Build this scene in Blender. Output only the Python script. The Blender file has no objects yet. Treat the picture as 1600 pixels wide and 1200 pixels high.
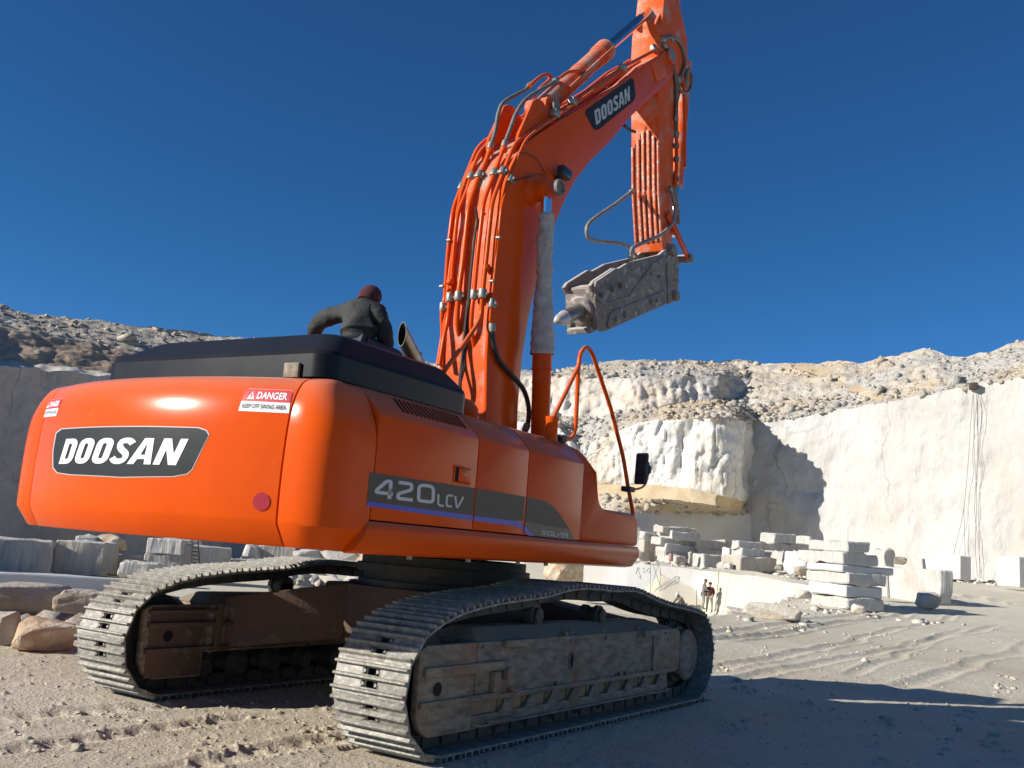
import bpy, bmesh, math, random
import numpy as np
from mathutils import Vector, Matrix, Quaternion
random.seed(7); rng = np.random.default_rng(11)
scene = bpy.context.scene
col = scene.collection
R_ = math.radians

# ------------------------------------------------------------------ camera, sky, sun, exposure
CAM = np.array([-7.52066, -5.54707, 1.39688])
CR = np.array([0.53785655, -0.83976492, 0.07419709])
CU = np.array([-0.17706699, -0.02648168, 0.98384247])
CF = np.array([0.82423153, 0.54230397, 0.16293799])
FPX = 1541.0
cam = bpy.data.cameras.new('camera'); camo = bpy.data.objects.new('camera', cam); col.objects.link(camo)
cam.sensor_width = 36; cam.lens = FPX/1600*36; cam.clip_start = .1; cam.clip_end = 2000
camo.matrix_world = Matrix(((CR[0], CU[0], -CF[0], CAM[0]), (CR[1], CU[1], -CF[1], CAM[1]), (CR[2], CU[2], -CF[2], CAM[2]), (0, 0, 0, 1)))
scene.camera = camo
SUN_AZ, SUN_EL = 139.0, 24.0            # azimuth counted from +X towards +Y
world = bpy.data.worlds.new('World'); scene.world = world; world.use_nodes = True
nt = world.node_tree; bg = nt.nodes['Background']
sky = nt.nodes.new('ShaderNodeTexSky'); sky.sky_type = 'NISHITA'; sky.sun_disc = False
sky.sun_elevation = R_(SUN_EL); sky.sun_rotation = R_(90 - SUN_AZ)
sky.altitude = 1500; sky.air_density = .7; sky.dust_density = 0.0; sky.ozone_density = 10.0
hs = nt.nodes.new('ShaderNodeHueSaturation'); hs.inputs['Saturation'].default_value = 1.06
nt.links.new(sky.outputs[0], hs.inputs['Color']); tn = nt.nodes.new('ShaderNodeMix'); tn.data_type = 'RGBA'; tn.blend_type = 'MULTIPLY'; tn.inputs[0].default_value = 1; tn.inputs[7].default_value = (1.12, 1.0, .83, 1); nt.links.new(hs.outputs[0], tn.inputs[6]); nt.links.new(tn.outputs[2], bg.inputs[0]); bg.inputs[1].default_value = .082
sl = bpy.data.lights.new('sun', 'SUN'); sl.energy = 3.8; sl.angle = R_(.53); sl.color = (1, .95, .87)
so = bpy.data.objects.new('sun', sl); col.objects.link(so)
ca, sa = math.cos(R_(SUN_AZ)), math.sin(R_(SUN_AZ)); ce, se = math.cos(R_(SUN_EL)), math.sin(R_(SUN_EL))
so.rotation_euler = Vector((ca*ce, sa*ce, se)).to_track_quat('Z', 'Y').to_euler()
scene.view_settings.view_transform = 'Standard'; scene.view_settings.look = 'None'
scene.view_settings.exposure = .78; scene.view_settings.gamma = 1
scene.cycles.max_bounces = 10; scene.cycles.diffuse_bounces = 7

# ------------------------------------------------------------------ measuring helpers: a sight line meets a plane of the place
BETA = 0.0344
cb, sb = math.cos(BETA), math.sin(BETA)
MU = np.array([[cb, sb, 0], [-sb, cb, 0], [0, 0, 1]])
CAMU = MU @ CAM
def ray(px, py): return CF + CR*(px-800)/FPX - CU*(py-600)/FPX
def UY(px, py, y):                      # upper structure frame, plane y
    d = MU @ ray(px, py); t = (y-CAMU[1])/d[1]; return Vector(CAMU+t*d)
def UX(px, py, x):
    d = MU @ ray(px, py); t = (x-CAMU[0])/d[0]; return Vector(CAMU+t*d)
def WY(px, py, y):
    d = ray(px, py); t = (y-CAM[1])/d[1]; return Vector(CAM+t*d)
def WD(px, py, D):                      # world point at horizontal distance D
    d = ray(px, py); t = D/math.hypot(d[0], d[1]); return Vector(CAM+t*d)
def hor(px): return 855+.0757*(px-800)
def view_az(px):
    d = ray(px, hor(px)); return math.degrees(math.atan2(d[1], d[0]))

# ------------------------------------------------------------------ noise
def vnoise(P, seed=0, lin=False):
    P = np.asarray(P, float); i = np.floor(P).astype(np.int64); f = P-i; f = f if lin else f*f*(3-2*f)
    def h(ix, iy, iz):
        n = (ix*374761393+iy*668265263+iz*2147483647+seed*974711) & 0xffffffff
        n = ((n ^ (n >> 13))*1274126177) & 0xffffffff
        n = ((n ^ (n >> 16))*2246822519) & 0xffffffff
        return ((n ^ (n >> 15)) & 0xffff)/65535.0
    o = 0
    for dx in (0, 1):
        wx = f[..., 0] if dx else 1-f[..., 0]
        for dy in (0, 1):
            wy = f[..., 1] if dy else 1-f[..., 1]
            for dz in (0, 1):
                wz = f[..., 2] if dz else 1-f[..., 2]
                o = o+wx*wy*wz*h(i[..., 0]+dx, i[..., 1]+dy, i[..., 2]+dz)
    return o*2-1
def fbm(P, octv=4, seed=0, gain=.5):
    P = np.asarray(P, float); a = 1; o = 0; s = 0
    for k in range(octv):
        o = o+a*vnoise(P*2**k+17.3*k, seed+k); s += a; a *= gain
    return o/s
def facet(P, octv=3, seed=0):          # creased noise: flat facets meeting in sharp edges
    P = np.asarray(P, float); a = 1; o = 0; s = 0; P = P @ np.array([[.8, .36, .48], [-.6, .48, .64], [0, -.8, .6]])
    for k in range(octv):
        o = o+a*vnoise(P*2**k+5.1*k, seed+k, True); s += a; a *= .5
    return o/s
def ridged(P, octv=4, seed=0):
    P = np.asarray(P, float); a = 1; o = 0; s = 0
    for k in range(octv):
        o = o+a*(1-2*np.abs(vnoise(P*2**k+9.1*k, seed+k))); s += a; a *= .5
    return o/s
def sstep(a, b, x):
    t = np.clip((np.asarray(x)-a)/(b-a), 0, 1); return t*t*(3-2*t)

# ------------------------------------------------------------------ materials
def mat(name, c1, c2=None, scale=3, rough=.6, metal=0, bump=0, bscale=30, detail=6, c3=None, s3=.6, m3=(.5, .7), rvar=0, spec=.5, coat=0, coord='Object', stretch=None, bdist=.01, s3z=None, dust=None, groove=None, crack=None, far=None):
    m = bpy.data.materials.new(name); m.use_nodes = True; n = m.node_tree; L = n.links
    p = n.nodes['Principled BSDF']; p.inputs['Roughness'].default_value = rough; p.inputs['Metallic'].default_value = metal
    p.inputs['Specular IOR Level'].default_value = spec
    if coat: p.inputs['Coat Weight'].default_value = coat; p.inputs['Coat Roughness'].default_value = .12
    p.inputs['Base Color'].default_value = (*c1, 1)
    tc = n.nodes.new('ShaderNodeTexCoord'); src = tc.outputs[coord]
    if stretch:
        mp = n.nodes.new('ShaderNodeMapping'); mp.inputs['Scale'].default_value = stretch; L.new(src, mp.inputs[0]); src2 = mp.outputs[0]
    else: src2 = src
    out = None
    if c2:
        t = n.nodes.new('ShaderNodeTexNoise'); t.inputs['Scale'].default_value = scale; t.inputs['Detail'].default_value = detail; t.inputs['Roughness'].default_value = .6
        L.new(src2, t.inputs[0])
        r = n.nodes.new('ShaderNodeMapRange'); r.inputs[1].default_value = .32; r.inputs[2].default_value = .68; L.new(t.outputs[0], r.inputs[0])
        mx = n.nodes.new('ShaderNodeMix'); mx.data_type = 'RGBA'; mx.inputs[6].default_value = (*c1, 1); mx.inputs[7].default_value = (*c2, 1)
        L.new(r.outputs[0], mx.inputs[0]); out = mx.outputs[2]
        if rvar:
            rr = n.nodes.new('ShaderNodeMapRange'); rr.inputs[3].default_value = rough-rvar; rr.inputs[4].default_value = rough+rvar
            L.new(t.outputs[0], rr.inputs[0]); L.new(rr.outputs[0], p.inputs['Roughness'])
    if c3:
        t3 = n.nodes.new('ShaderNodeTexNoise'); t3.inputs['Scale'].default_value = s3; t3.inputs['Detail'].default_value = 8; t3.inputs['Roughness'].default_value = .65
        if s3z:
            mp3 = n.nodes.new('ShaderNodeMapping'); mp3.inputs['Scale'].default_value = s3z; L.new(src, mp3.inputs[0]); L.new(mp3.outputs[0], t3.inputs[0])
        else: L.new(src, t3.inputs[0])
        r3 = n.nodes.new('ShaderNodeMapRange'); r3.inputs[1].default_value = m3[0]; r3.inputs[2].default_value = m3[1]; L.new(t3.outputs[0], r3.inputs[0])
        mx3 = n.nodes.new('ShaderNodeMix'); mx3.data_type = 'RGBA'; mx3.inputs[7].default_value = (*c3, 1)
        if out: L.new(out, mx3.inputs[6])
        else: mx3.inputs[6].default_value = (*c1, 1)
        L.new(r3.outputs[0], mx3.inputs[0]); out = mx3.outputs[2]
    if crack:                            # thin dark joints that run through the stone
        vo = n.nodes.new('ShaderNodeTexVoronoi'); vo.feature = 'DISTANCE_TO_EDGE'; vo.inputs['Scale'].default_value = crack[0]
        wn = n.nodes.new('ShaderNodeTexNoise'); wn.inputs['Scale'].default_value = crack[0]*1.7; wn.inputs['Detail'].default_value = 5; L.new(src, wn.inputs[0])
        wm = n.nodes.new('ShaderNodeMapping'); wm.inputs['Scale'].default_value = (1, 1, .55); L.new(src, wm.inputs[0])
        va = n.nodes.new('ShaderNodeVectorMath'); va.operation = 'MULTIPLY_ADD'; va.inputs[1].default_value = (1.6/crack[0]*.6,)*3; L.new(wn.outputs[1], va.inputs[0]); L.new(wm.outputs[0], va.inputs[2]); L.new(va.outputs[0], vo.inputs[0])
        rc = n.nodes.new('ShaderNodeMapRange'); rc.inputs[1].default_value = 0; rc.inputs[2].default_value = crack[1]; rc.inputs[3].default_value = crack[2]; rc.inputs[4].default_value = 0; L.new(vo.outputs[0], rc.inputs[0])
        mg = n.nodes.new('ShaderNodeMath'); mg.operation = 'MULTIPLY'; L.new(rc.outputs[0], mg.inputs[0]); ng2 = n.nodes.new('ShaderNodeTexNoise'); ng2.inputs['Scale'].default_value = crack[0]*.8; L.new(src, ng2.inputs[0])
        rg2 = n.nodes.new('ShaderNodeMapRange'); rg2.inputs[1].default_value = .42; rg2.inputs[2].default_value = .6; L.new(ng2.outputs[0], rg2.inputs[0]); L.new(rg2.outputs[0], mg.inputs[1])
        mc = n.nodes.new('ShaderNodeMix'); mc.data_type = 'RGBA'; mc.inputs[7].default_value = (c1[0]*.42, c1[1]*.38, c1[2]*.34, 1); L.new(out, mc.inputs[6]); L.new(mg.outputs[0], mc.inputs[0]); out = mc.outputs[2]
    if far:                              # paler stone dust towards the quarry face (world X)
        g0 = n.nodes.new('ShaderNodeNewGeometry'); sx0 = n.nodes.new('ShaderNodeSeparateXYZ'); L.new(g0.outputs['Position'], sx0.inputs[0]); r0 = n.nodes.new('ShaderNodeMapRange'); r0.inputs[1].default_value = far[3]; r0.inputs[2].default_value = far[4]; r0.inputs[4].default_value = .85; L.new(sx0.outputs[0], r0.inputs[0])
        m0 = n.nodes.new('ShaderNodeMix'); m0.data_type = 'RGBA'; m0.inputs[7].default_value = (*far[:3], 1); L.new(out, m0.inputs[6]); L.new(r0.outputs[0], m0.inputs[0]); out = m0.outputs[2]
    if dust:                             # dust that settled on surfaces facing up
        g = n.nodes.new('ShaderNodeNewGeometry'); sx = n.nodes.new('ShaderNodeSeparateXYZ'); L.new(g.outputs['Normal'], sx.inputs[0])
        rd = n.nodes.new('ShaderNodeMapRange'); rd.inputs[1].default_value = .2; rd.inputs[2].default_value = .95; rd.inputs[4].default_value = dust[3]; L.new(sx.outputs[2], rd.inputs[0])
        md = n.nodes.new('ShaderNodeMix'); md.data_type = 'RGBA'; md.inputs[7].default_value = (*dust[:3], 1)
        if out: L.new(out, md.inputs[6])
        else: md.inputs[6].default_value = (*c1, 1)
        L.new(rd.outputs[0], md.inputs[0]); out = md.outputs[2]
    if out: L.new(out, p.inputs['Base Color'])
    if bump:
        tb = n.nodes.new('ShaderNodeTexNoise'); tb.inputs['Scale'].default_value = bscale; tb.inputs['Detail'].default_value = 8; tb.inputs['Roughness'].default_value = .65
        L.new(src2, tb.inputs[0]); b = n.nodes.new('ShaderNodeBump'); b.inputs['Strength'].default_value = bump; b.inputs['Distance'].default_value = bdist
        L.new(tb.outputs[0], b.inputs['Height']); L.new(b.outputs[0], p.inputs['Normal'])
        if groove:                       # drill marks: vertical half-round grooves, broken up by noise
            gm = n.nodes.new('ShaderNodeMapping'); gm.inputs['Scale'].default_value = (1, 1, .04); L.new(src, gm.inputs[0])
            w = n.nodes.new('ShaderNodeTexWave'); w.bands_direction = 'DIAGONAL'; w.inputs['Scale'].default_value = groove[0]; w.inputs['Distortion'].default_value = 1.5; w.inputs['Detail'].default_value = 3; w.inputs['Detail Scale'].default_value = 1.5
            L.new(gm.outputs[0], w.inputs[0]); ng = n.nodes.new('ShaderNodeTexNoise'); ng.inputs['Scale'].default_value = .9; L.new(src, ng.inputs[0])
            rg = n.nodes.new('ShaderNodeMapRange'); rg.inputs[1].default_value = .42; rg.inputs[2].default_value = .6; L.new(ng.outputs[0], rg.inputs[0])
            mm = n.nodes.new('ShaderNodeMath'); mm.operation = 'MULTIPLY'; L.new(w.outputs[1], mm.inputs[0]); L.new(rg.outputs[0], mm.inputs[1])
            b2 = n.nodes.new('ShaderNodeBump'); b2.inputs['Strength'].default_value = 1; b2.inputs['Distance'].default_value = groove[1]; L.new(mm.outputs[0], b2.inputs['Height']); L.new(b.outputs[0], b2.inputs['Normal']); L.new(b2.outputs[0], p.inputs['Normal'])
    return m
DUST = (.42, .37, .30)
ORANGE = mat('orange_paint', (.74, .092, .006), (.66, .080, .006), 1.7, .215, rvar=.04, spec=.10, c3=(.55, .24, .11), s3=4, m3=(.64, 1.1), bump=.03, bscale=60, bdist=.002, dust=(*DUST, .35))
ORANGE_DIRTY = mat('worn_orange_paint', (.74, .098, .010), (.64, .11, .025), 4, .5, spec=.15, c3=(.42, .33, .27), s3=3.2, m3=(.5, .68), bump=.2, bscale=50, bdist=.004, dust=(*DUST, .5))
ORANGE_RIB = mat('scuffed_orange_paint', (.78, .12, .022), (.6, .22, .12), 14, .6, c3=(.6, .52, .44), s3=22, m3=(.5, .62), bump=.2, bscale=60, bdist=.004)
BLACK = mat('black_cowl_paint', (.008, .008, .010), (.013, .013, .015), 2, .36, rvar=.06, spec=.16, bump=.05, bscale=120, bdist=.002, dust=(.2, .19, .18, .06))
DARK = mat('dark_gap', (.006, .006, .006), rough=.9)  # near-black, also laid on flat as painted shade for slots and holes
RUBBER = mat('black_rubber', (.02, .02, .02), (.05, .047, .042), 20, .6, bump=.2, bscale=90)
HOSE = mat('dusty_hose', (.10, .10, .095), (.2, .19, .17), 12, .6, bump=.3, bscale=120)
HOSE_PALE = mat('pale_hose', (.3, .28, .26), (.16, .15, .14), 14, .7, bump=.3, bscale=90)
STEEL = mat('zinc_steel', (.36, .34, .29), (.24, .23, .2), 15, .5, .6, bump=.05, bscale=80)
CHROME = mat('chrome_rod', (.75, .76, .78), rough=.08, metal=1)
SHOE = mat('track_steel', (.19, .178, .15), (.30, .28, .235), 7, .62, .15, c3=(.44, .41, .34), s3=26, m3=(.48, .66), bump=.35, bscale=60, bdist=.004)
CHAIN = mat('greasy_track_steel', (.05, .045, .04), (.09, .08, .065), 9, .7, .2, bump=.4, bscale=40)
FRAME = mat('muddy_track_frame', (.125, .095, .066), (.34, .27, .185), 15, detail=12, stretch=(.5, 1, 1.3), rough=.75, c3=(.26, .125, .055), s3=2.6, m3=(.53, .66), bump=.5, bscale=35, bdist=.006, dust=(.28, .25, .2, .7))
MUDPACK = mat('packed_brown_mud', (.42, .27, .14), (.28, .19, .11), 8, .9, bump=.8, bscale=30, bdist=.01)
RUSTY = mat('red_brown_frame', (.15, .075, .05), (.10, .07, .05), 4, .75, c3=(.26, .19, .12), s3=4, m3=(.58, .72), bump=.4, bscale=30)
BREAKER = mat('dust_covered_steel', (.25, .22, .19), (.155, .13, .11), 5, .8, c3=(.44, .41, .37), s3=11, m3=(.54, .66), bump=.6, bscale=30, bdist=.008, dust=(.6, .58, .55, .75))
WRAP = mat('grey_cloth_wrap', (.52, .49, .45), (.36, .335, .30), 9, .9, bump=.9, bscale=40, bdist=.01)
GREYDECAL = mat('grey_decal', (.10, .08, .062), rough=.5, spec=.2)
CHARCOAL = mat('charcoal_decal', (.018, .021, .023), (.024, .027, .028), 8, rough=.5, spec=.15)
BLUE = mat('blue_decal', (.02, .045, .42), rough=.4)
BLACKD = mat('black_decal', (.012, .012, .013), rough=.4)
WHITE = mat('white_lettering', (.78, .78, .76), rough=.45)
SILVER = mat('silver_lettering', (.5, .49, .47), rough=.4)
REDD = mat('red_decal', (.62, .03, .03), rough=.4)
REFLECT = mat('red_reflector', (.4, .008, .02), rough=.25, spec=.8)
INK = mat('black_ink', (.02, .02, .02), rough=.5)
GLASS = mat('dark_glass', (.02, .025, .03), rough=.05, spec=.8)
MIRROR = mat('mirror_glass', (.7, .7, .7), rough=.03, metal=1)

# ------------------------------------------------------------------ mesh builder
class MB:
    def __init__(s): s.v = []; s.f = []; s.mi = []; s.m = 0
    def add(s, vs, fs):
        o = len(s.v); s.v += [tuple(x) for x in vs]; s.f += [[i+o for i in f] for f in fs]; s.mi += [s.m]*len(fs); return s
    def box(s, x0, x1, y0, y1, z0, z1):
        return s.add([(x0, y0, z0), (x1, y0, z0), (x1, y1, z0), (x0, y1, z0), (x0, y0, z1), (x1, y0, z1), (x1, y1, z1), (x0, y1, z1)],
              [(0, 3, 2, 1), (4, 5, 6, 7), (0, 1, 5, 4), (1, 2, 6, 5), (2, 3, 7, 6), (3, 0, 4, 7)])
    def obox(s, c, ax, ay, az, hx, hy, hz):
        c, ax, ay, az = Vector(c), Vector(ax).normalized(), Vector(ay).normalized(), Vector(az).normalized()
        vs = [c+ax*hx*i+ay*hy*j+az*hz*k for k in (-1, 1) for i, j in ((-1, -1), (1, -1), (1, 1), (-1, 1))]
        return s.add(vs, [(0, 3, 2, 1), (4, 5, 6, 7), (0, 1, 5, 4), (1, 2, 6, 5), (2, 3, 7, 6), (3, 0, 4, 7)])
    def prism(s, pts, y0, y1):           # polygon in (x, z), extruded along y
        n = len(pts); vs = [(p[0], y0, p[1]) for p in pts]+[(p[0], y1, p[1]) for p in pts]
        return s.add(vs, [list(range(n)), list(range(2*n-1, n-1, -1))]+[(i, i+n, (i+1) % n+n, (i+1) % n) for i in range(n)])
    def prismx(s, pts, x0, x1):          # polygon in (y, z), extruded along x
        n = len(pts); vs = [(x0, p[0], p[1]) for p in pts]+[(x1, p[0], p[1]) for p in pts]
        return s.add(vs, [list(range(n)), list(range(2*n-1, n-1, -1))]+[(i, i+n, (i+1) % n+n, (i+1) % n) for i in range(n)])
    def slab(s, pts, nrm, th):           # 3D polygon thickened along a normal
        n = len(pts); nv = Vector(nrm).normalized()*th; vs = [Vector(p) for p in pts]+[Vector(p)+nv for p in pts]
        return s.add(vs, [list(range(n)), list(range(2*n-1, n-1, -1))]+[(i, i+n, (i+1) % n+n, (i+1) % n) for i in range(n)])
    def cyl(s, p0, p1, r0, r1=None, n=16, cap=True):
        r1 = r0 if r1 is None else r1; p0, p1 = Vector(p0), Vector(p1); d = (p1-p0).normalized()
        a = d.orthogonal().normalized(); b = d.cross(a); vs = []
        for p, r in ((p0, r0), (p1, r1)):
            vs += [p+(a*math.cos(t)+b*math.sin(t))*r for t in [2*math.pi*k/n for k in range(n)]]
        fs = [(k, (k+1) % n, (k+1) % n+n, k+n) for k in range(n)]
        if cap: fs += [list(range(n-1, -1, -1)), list(range(n, 2*n))]
        return s.add(vs, fs)
    def lathe(s, p0, d, prof, n=20):     # prof: list of (distance along d, radius)
        p0, d = Vector(p0), Vector(d).normalized(); a = d.orthogonal().normalized(); b = d.cross(a); vs = []; fs = []
        for h, r in prof: vs += [p0+d*h+(a*math.cos(2*math.pi*k/n)+b*math.sin(2*math.pi*k/n))*r for k in range(n)]
        for j in range(len(prof)-1): fs += [(j*n+k, j*n+(k+1) % n, (j+1)*n+(k+1) % n, (j+1)*n+k) for k in range(n)]
        fs += [list(range(n-1, -1, -1)), [(len(prof)-1)*n+k for k in range(n)]]
        return s.add(vs, fs)
    def tube(s, pts, r, n=10, smooth=True, step=.04):
        pts = [Vector(p) for p in pts]
        if smooth and len(pts) > 2: pts = spline(pts, step)
        rs = r if isinstance(r, (list, tuple)) else [r]*len(pts)
        if len(rs) != len(pts): rs = [np.interp(i/(len(pts)-1), np.linspace(0, 1, len(r)), r) for i in range(len(pts))]
        t = (pts[1]-pts[0]).normalized(); a = t.orthogonal().normalized(); vs = []; fs = []
        for i, p in enumerate(pts):
            if i < len(pts)-1 and i > 0: t2 = ((pts[i+1]-p).normalized()+(p-pts[i-1]).normalized())
            elif i == 0: t2 = pts[1]-p
            else: t2 = p-pts[i-1]
            if t2.length < 1e-9: t2 = t
            t2.normalize(); a = (a-t2*a.dot(t2))
            if a.length < 1e-6: a = t2.orthogonal()
            a.normalize(); b = t2.cross(a); t = t2
            vs += [p+(a*math.cos(2*math.pi*k/n)+b*math.sin(2*math.pi*k/n))*rs[i] for k in range(n)]
        for j in range(len(pts)-1): fs += [(j*n+k, j*n+(k+1) % n, (j+1)*n+(k+1) % n, (j+1)*n+k) for k in range(n)]
        fs += [list(range(n-1, -1, -1)), [(len(pts)-1)*n+k for k in range(n)]]
        return s.add(vs, fs)
    def mesh(s, name, mats, bevel=0, seg=2, ang=35, smooth=True):
        me = bpy.data.meshes.new(name); me.from_pydata(s.v, [], s.f)
        for m in (mats if isinstance(mats, (list, tuple)) else [mats]): me.materials.append(m)
        me.polygons.foreach_set('material_index', s.mi)
        bm = bmesh.new(); bm.from_mesh(me); bmesh.ops.remove_doubles(bm, verts=bm.verts, dist=1e-5); bmesh.ops.recalc_face_normals(bm, faces=bm.faces)
        if bevel:
            ed = [e for e in bm.edges if len(e.link_faces) == 2 and e.calc_face_angle(0) > R_(28)]
            bmesh.ops.bevel(bm, geom=ed, offset=bevel, segments=seg, profile=.5, affect='EDGES', clamp_overlap=True)
        bm.to_mesh(me); bm.free()
        if smooth:
            me.shade_smooth(); me.set_sharp_from_angle(angle=R_(ang))
        return me
    def build(s, name, mats, parent=None, up=False, **k):
        o = bpy.data.objects.new(name, s.mesh(name, mats, **k)); col.objects.link(o)
        if parent: o.parent = parent
        if up: o.rotation_euler.z = BETA
        return o
def spline(pts, step=.04):
    out = []; n = len(pts)
    for i in range(n-1):
        p0 = pts[max(i-1, 0)]; p1 = pts[i]; p2 = pts[i+1]; p3 = pts[min(i+2, n-1)]
        d1 = max((p2-p1).length, 1e-6); k = max(2, min(14, int(d1/step)))
        m1 = (p2-p0)*.5*d1/max(((p2-p1).length+(p1-p0).length)*.5, 1e-6) if i > 0 else (p2-p1)
        m2 = (p3-p1)*.5*d1/max(((p3-p2).length+d1)*.5, 1e-6) if i < n-2 else (p2-p1)
        for j in range(k):
            t = j/k; t2 = t*t; t3 = t2*t
            out.append(p1*(2*t3-3*t2+1)+m1*(t3-2*t2+t)+p2*(-2*t3+3*t2)+m2*(t3-t2))
    out.append(pts[-1]); return out
def fillet(pts, r=.06, k=4):             # rounded corners on a 3D polyline
    pts = [Vector(p) for p in pts]; out = [pts[0]]
    for i in range(1, len(pts)-1):
        a, b, c = pts[i-1], pts[i], pts[i+1]; rr = min(r, (a-b).length*.45, (c-b).length*.45)
        p, q = b+(a-b).normalized()*rr, b+(c-b).normalized()*rr
        for j in range(k+1):
            t = j/k; out.append(p*(1-t)**2+b*2*t*(1-t)+q*t*t)
    out.append(pts[-1]); return out
def empty(name, loc, label, cat, group=None):
    o = bpy.data.objects.new(name, None); col.objects.link(o); o.location = loc; o.empty_display_size = .2
    o['label'] = label; o['category'] = cat
    if group: o['group'] = group
    return o
def tag(o, label, cat, group=None):
    o['label'] = label; o['category'] = cat
    if group: o['group'] = group
    return o
def npmesh(name, V, Fq, mats, parent=None, smooth=True, kind=None):
    me = bpy.data.meshes.new(name); V = np.asarray(V, np.float32).reshape(-1, 3); Fq = np.asarray(Fq, np.int32); k = Fq.shape[1]
    me.vertices.add(len(V)); me.vertices.foreach_set('co', V.ravel())
    me.loops.add(Fq.size); me.loops.foreach_set('vertex_index', Fq.ravel())
    me.polygons.add(len(Fq)); me.polygons.foreach_set('loop_start', np.arange(0, Fq.size, k, dtype=np.int32))
    me.update(calc_edges=True); me.validate()
    for m in (mats if isinstance(mats, (list, tuple)) else [mats]): me.materials.append(m)
    if smooth: me.polygons.foreach_set('use_smooth', np.ones(len(me.polygons), bool))
    o = bpy.data.objects.new(name, me); col.objects.link(o)
    if parent: o.parent = parent
    if kind: o['kind'] = kind
    return o
def grid_faces(nu, nv, flip=False):
    i = np.arange(nu-1)[:, None]*nv+np.arange(nv-1)[None, :]; i = i.ravel()
    return np.stack([i, i+nv, i+nv+1, i+1] if not flip else [i, i+1, i+nv+1, i+nv], 1)

# ------------------------------------------------------------------ stone and ground materials
def rock(name, c1, c2, c3, **k):
    a = dict(scale=.9, rough=.9, bump=.7, bscale=6, bdist=.12, s3=.35, m3=(.48, .66)); a.update(k)
    return mat(name, c1, c2, c3=c3, **a)
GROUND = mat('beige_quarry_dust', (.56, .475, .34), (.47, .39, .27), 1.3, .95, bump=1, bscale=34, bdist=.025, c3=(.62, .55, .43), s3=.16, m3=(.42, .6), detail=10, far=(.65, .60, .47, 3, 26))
MARBLE = rock('pale_marble_wall', (.53, .515, .485), (.46, .45, .425), (.46, .415, .345), s3=.13, m3=(.52, .72), s3z=(1, 1, .5), bump=.7, bscale=2.2, bdist=.2, rough=.85, stretch=(1.3, 1.3, .4), groove=(.28, .05), crack=(.11, .02, .5))
MARBLE_MID = rock('grey_marble_wall', (.70, .68, .63), (.62, .60, .55), (.68, .59, .46), s3=.2, bump=.9, bscale=1.5, bdist=.25, groove=(.2, .08), crack=(.34, .035, .8), stretch=(1, 1, .45))
SAWN = rock('sawn_marble_wall', (.58, .575, .55), (.53, .525, .50), (.55, .51, .43), scale=.4, bump=.25, bscale=3, bdist=.08, s3=.3, stretch=(1, 1, .4))
TAN = rock('tan_debris', (.52, .40, .26), (.60, .50, .36), (.62, .57, .48), bscale=5, s3=.8)
TANSLOPE = rock('tan_earth_slope', (.50, .385, .23), (.56, .45, .29), (.45, .34, .2), bscale=3, bump=.3)
RUBBLE = rock('grey_white_rubble', (.60, .57, .51), (.46, .43, .38), (.60, .49, .35), scale=1.2, s3=.12, m3=(.42, .62), bump=1, bscale=2.2, bdist=.4)
UPPER = rock('drilled_cream_wall', (.66, .60, .51), (.58, .53, .46), (.62, .50, .37), s3=.3, crack=(.4, .04, .7), stretch=(1, 1, .3), bump=.9, bscale=2.5, bdist=.2)
SHADEWALL = rock('grey_quarry_wall', (.64, .545, .45), (.52, .44, .36), (.56, .43, .31), s3=.12, bump=.9, crack=(.2, .03, .6), bscale=1.2, bdist=.25)
BROWNSLOPE = rock('brown_slope', (.42, .30, .20), (.34, .25, .175), (.48, .38, .28), s3=.2, bump=.9, bscale=1.5, bdist=.3, s3z=(.4, .4, 1.5))
SCRUB = rock('stony_hillside', (.52, .455, .365), (.37, .315, .245), (.58, .525, .44), scale=.35, s3=.3, bump=1, bscale=1, bdist=.6)
BLOCK = mat('quarried_marble', (.58, .56, .52), (.48, .46, .42), 1.4, .85, c3=(.48, .42, .34), s3=.8, m3=(.52, .72), bump=1, bscale=3.5, bdist=.09, stretch=(2.2, 2.2, .25), groove=(1.3, .05), dust=(.6, .57, .5, .6))
BLOCKW = mat('fresh_sawn_marble', (.58, .57, .545), (.52, .51, .485), 1.6, .8, bump=.5, bscale=6, bdist=.03)
BLOCKG = mat('grey_quarried_marble', (.54, .49, .42), (.43, .385, .33), 1.6, .88, c3=(.42, .36, .28), s3=.7, m3=(.52, .72), bump=1, bscale=4, bdist=.08, stretch=(2, 2, .3), groove=(1.1, .04), dust=(.66, .63, .58, .7))
ORANGEROCK = mat('orange_brown_boulder', (.46, .30, .17), (.56, .44, .30), 2.2, .9, c3=(.66, .58, .45), s3=3, m3=(.5, .62), bump=1, bscale=8, bdist=.05)
BROWNROCK = mat('brown_rock', (.34, .26, .185), (.42, .34, .25), 3, .9, bump=1, bscale=7, bdist=.06, c3=(.4, .36, .3), s3=2, dust=(.5, .45, .38, .6))
PALEROCK = mat('pale_rock', (.62, .58, .51), (.52, .48, .42), 2, .9, bump=1, bscale=7, bdist=.05, c3=(.6, .5, .36), s3=1.3)

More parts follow.
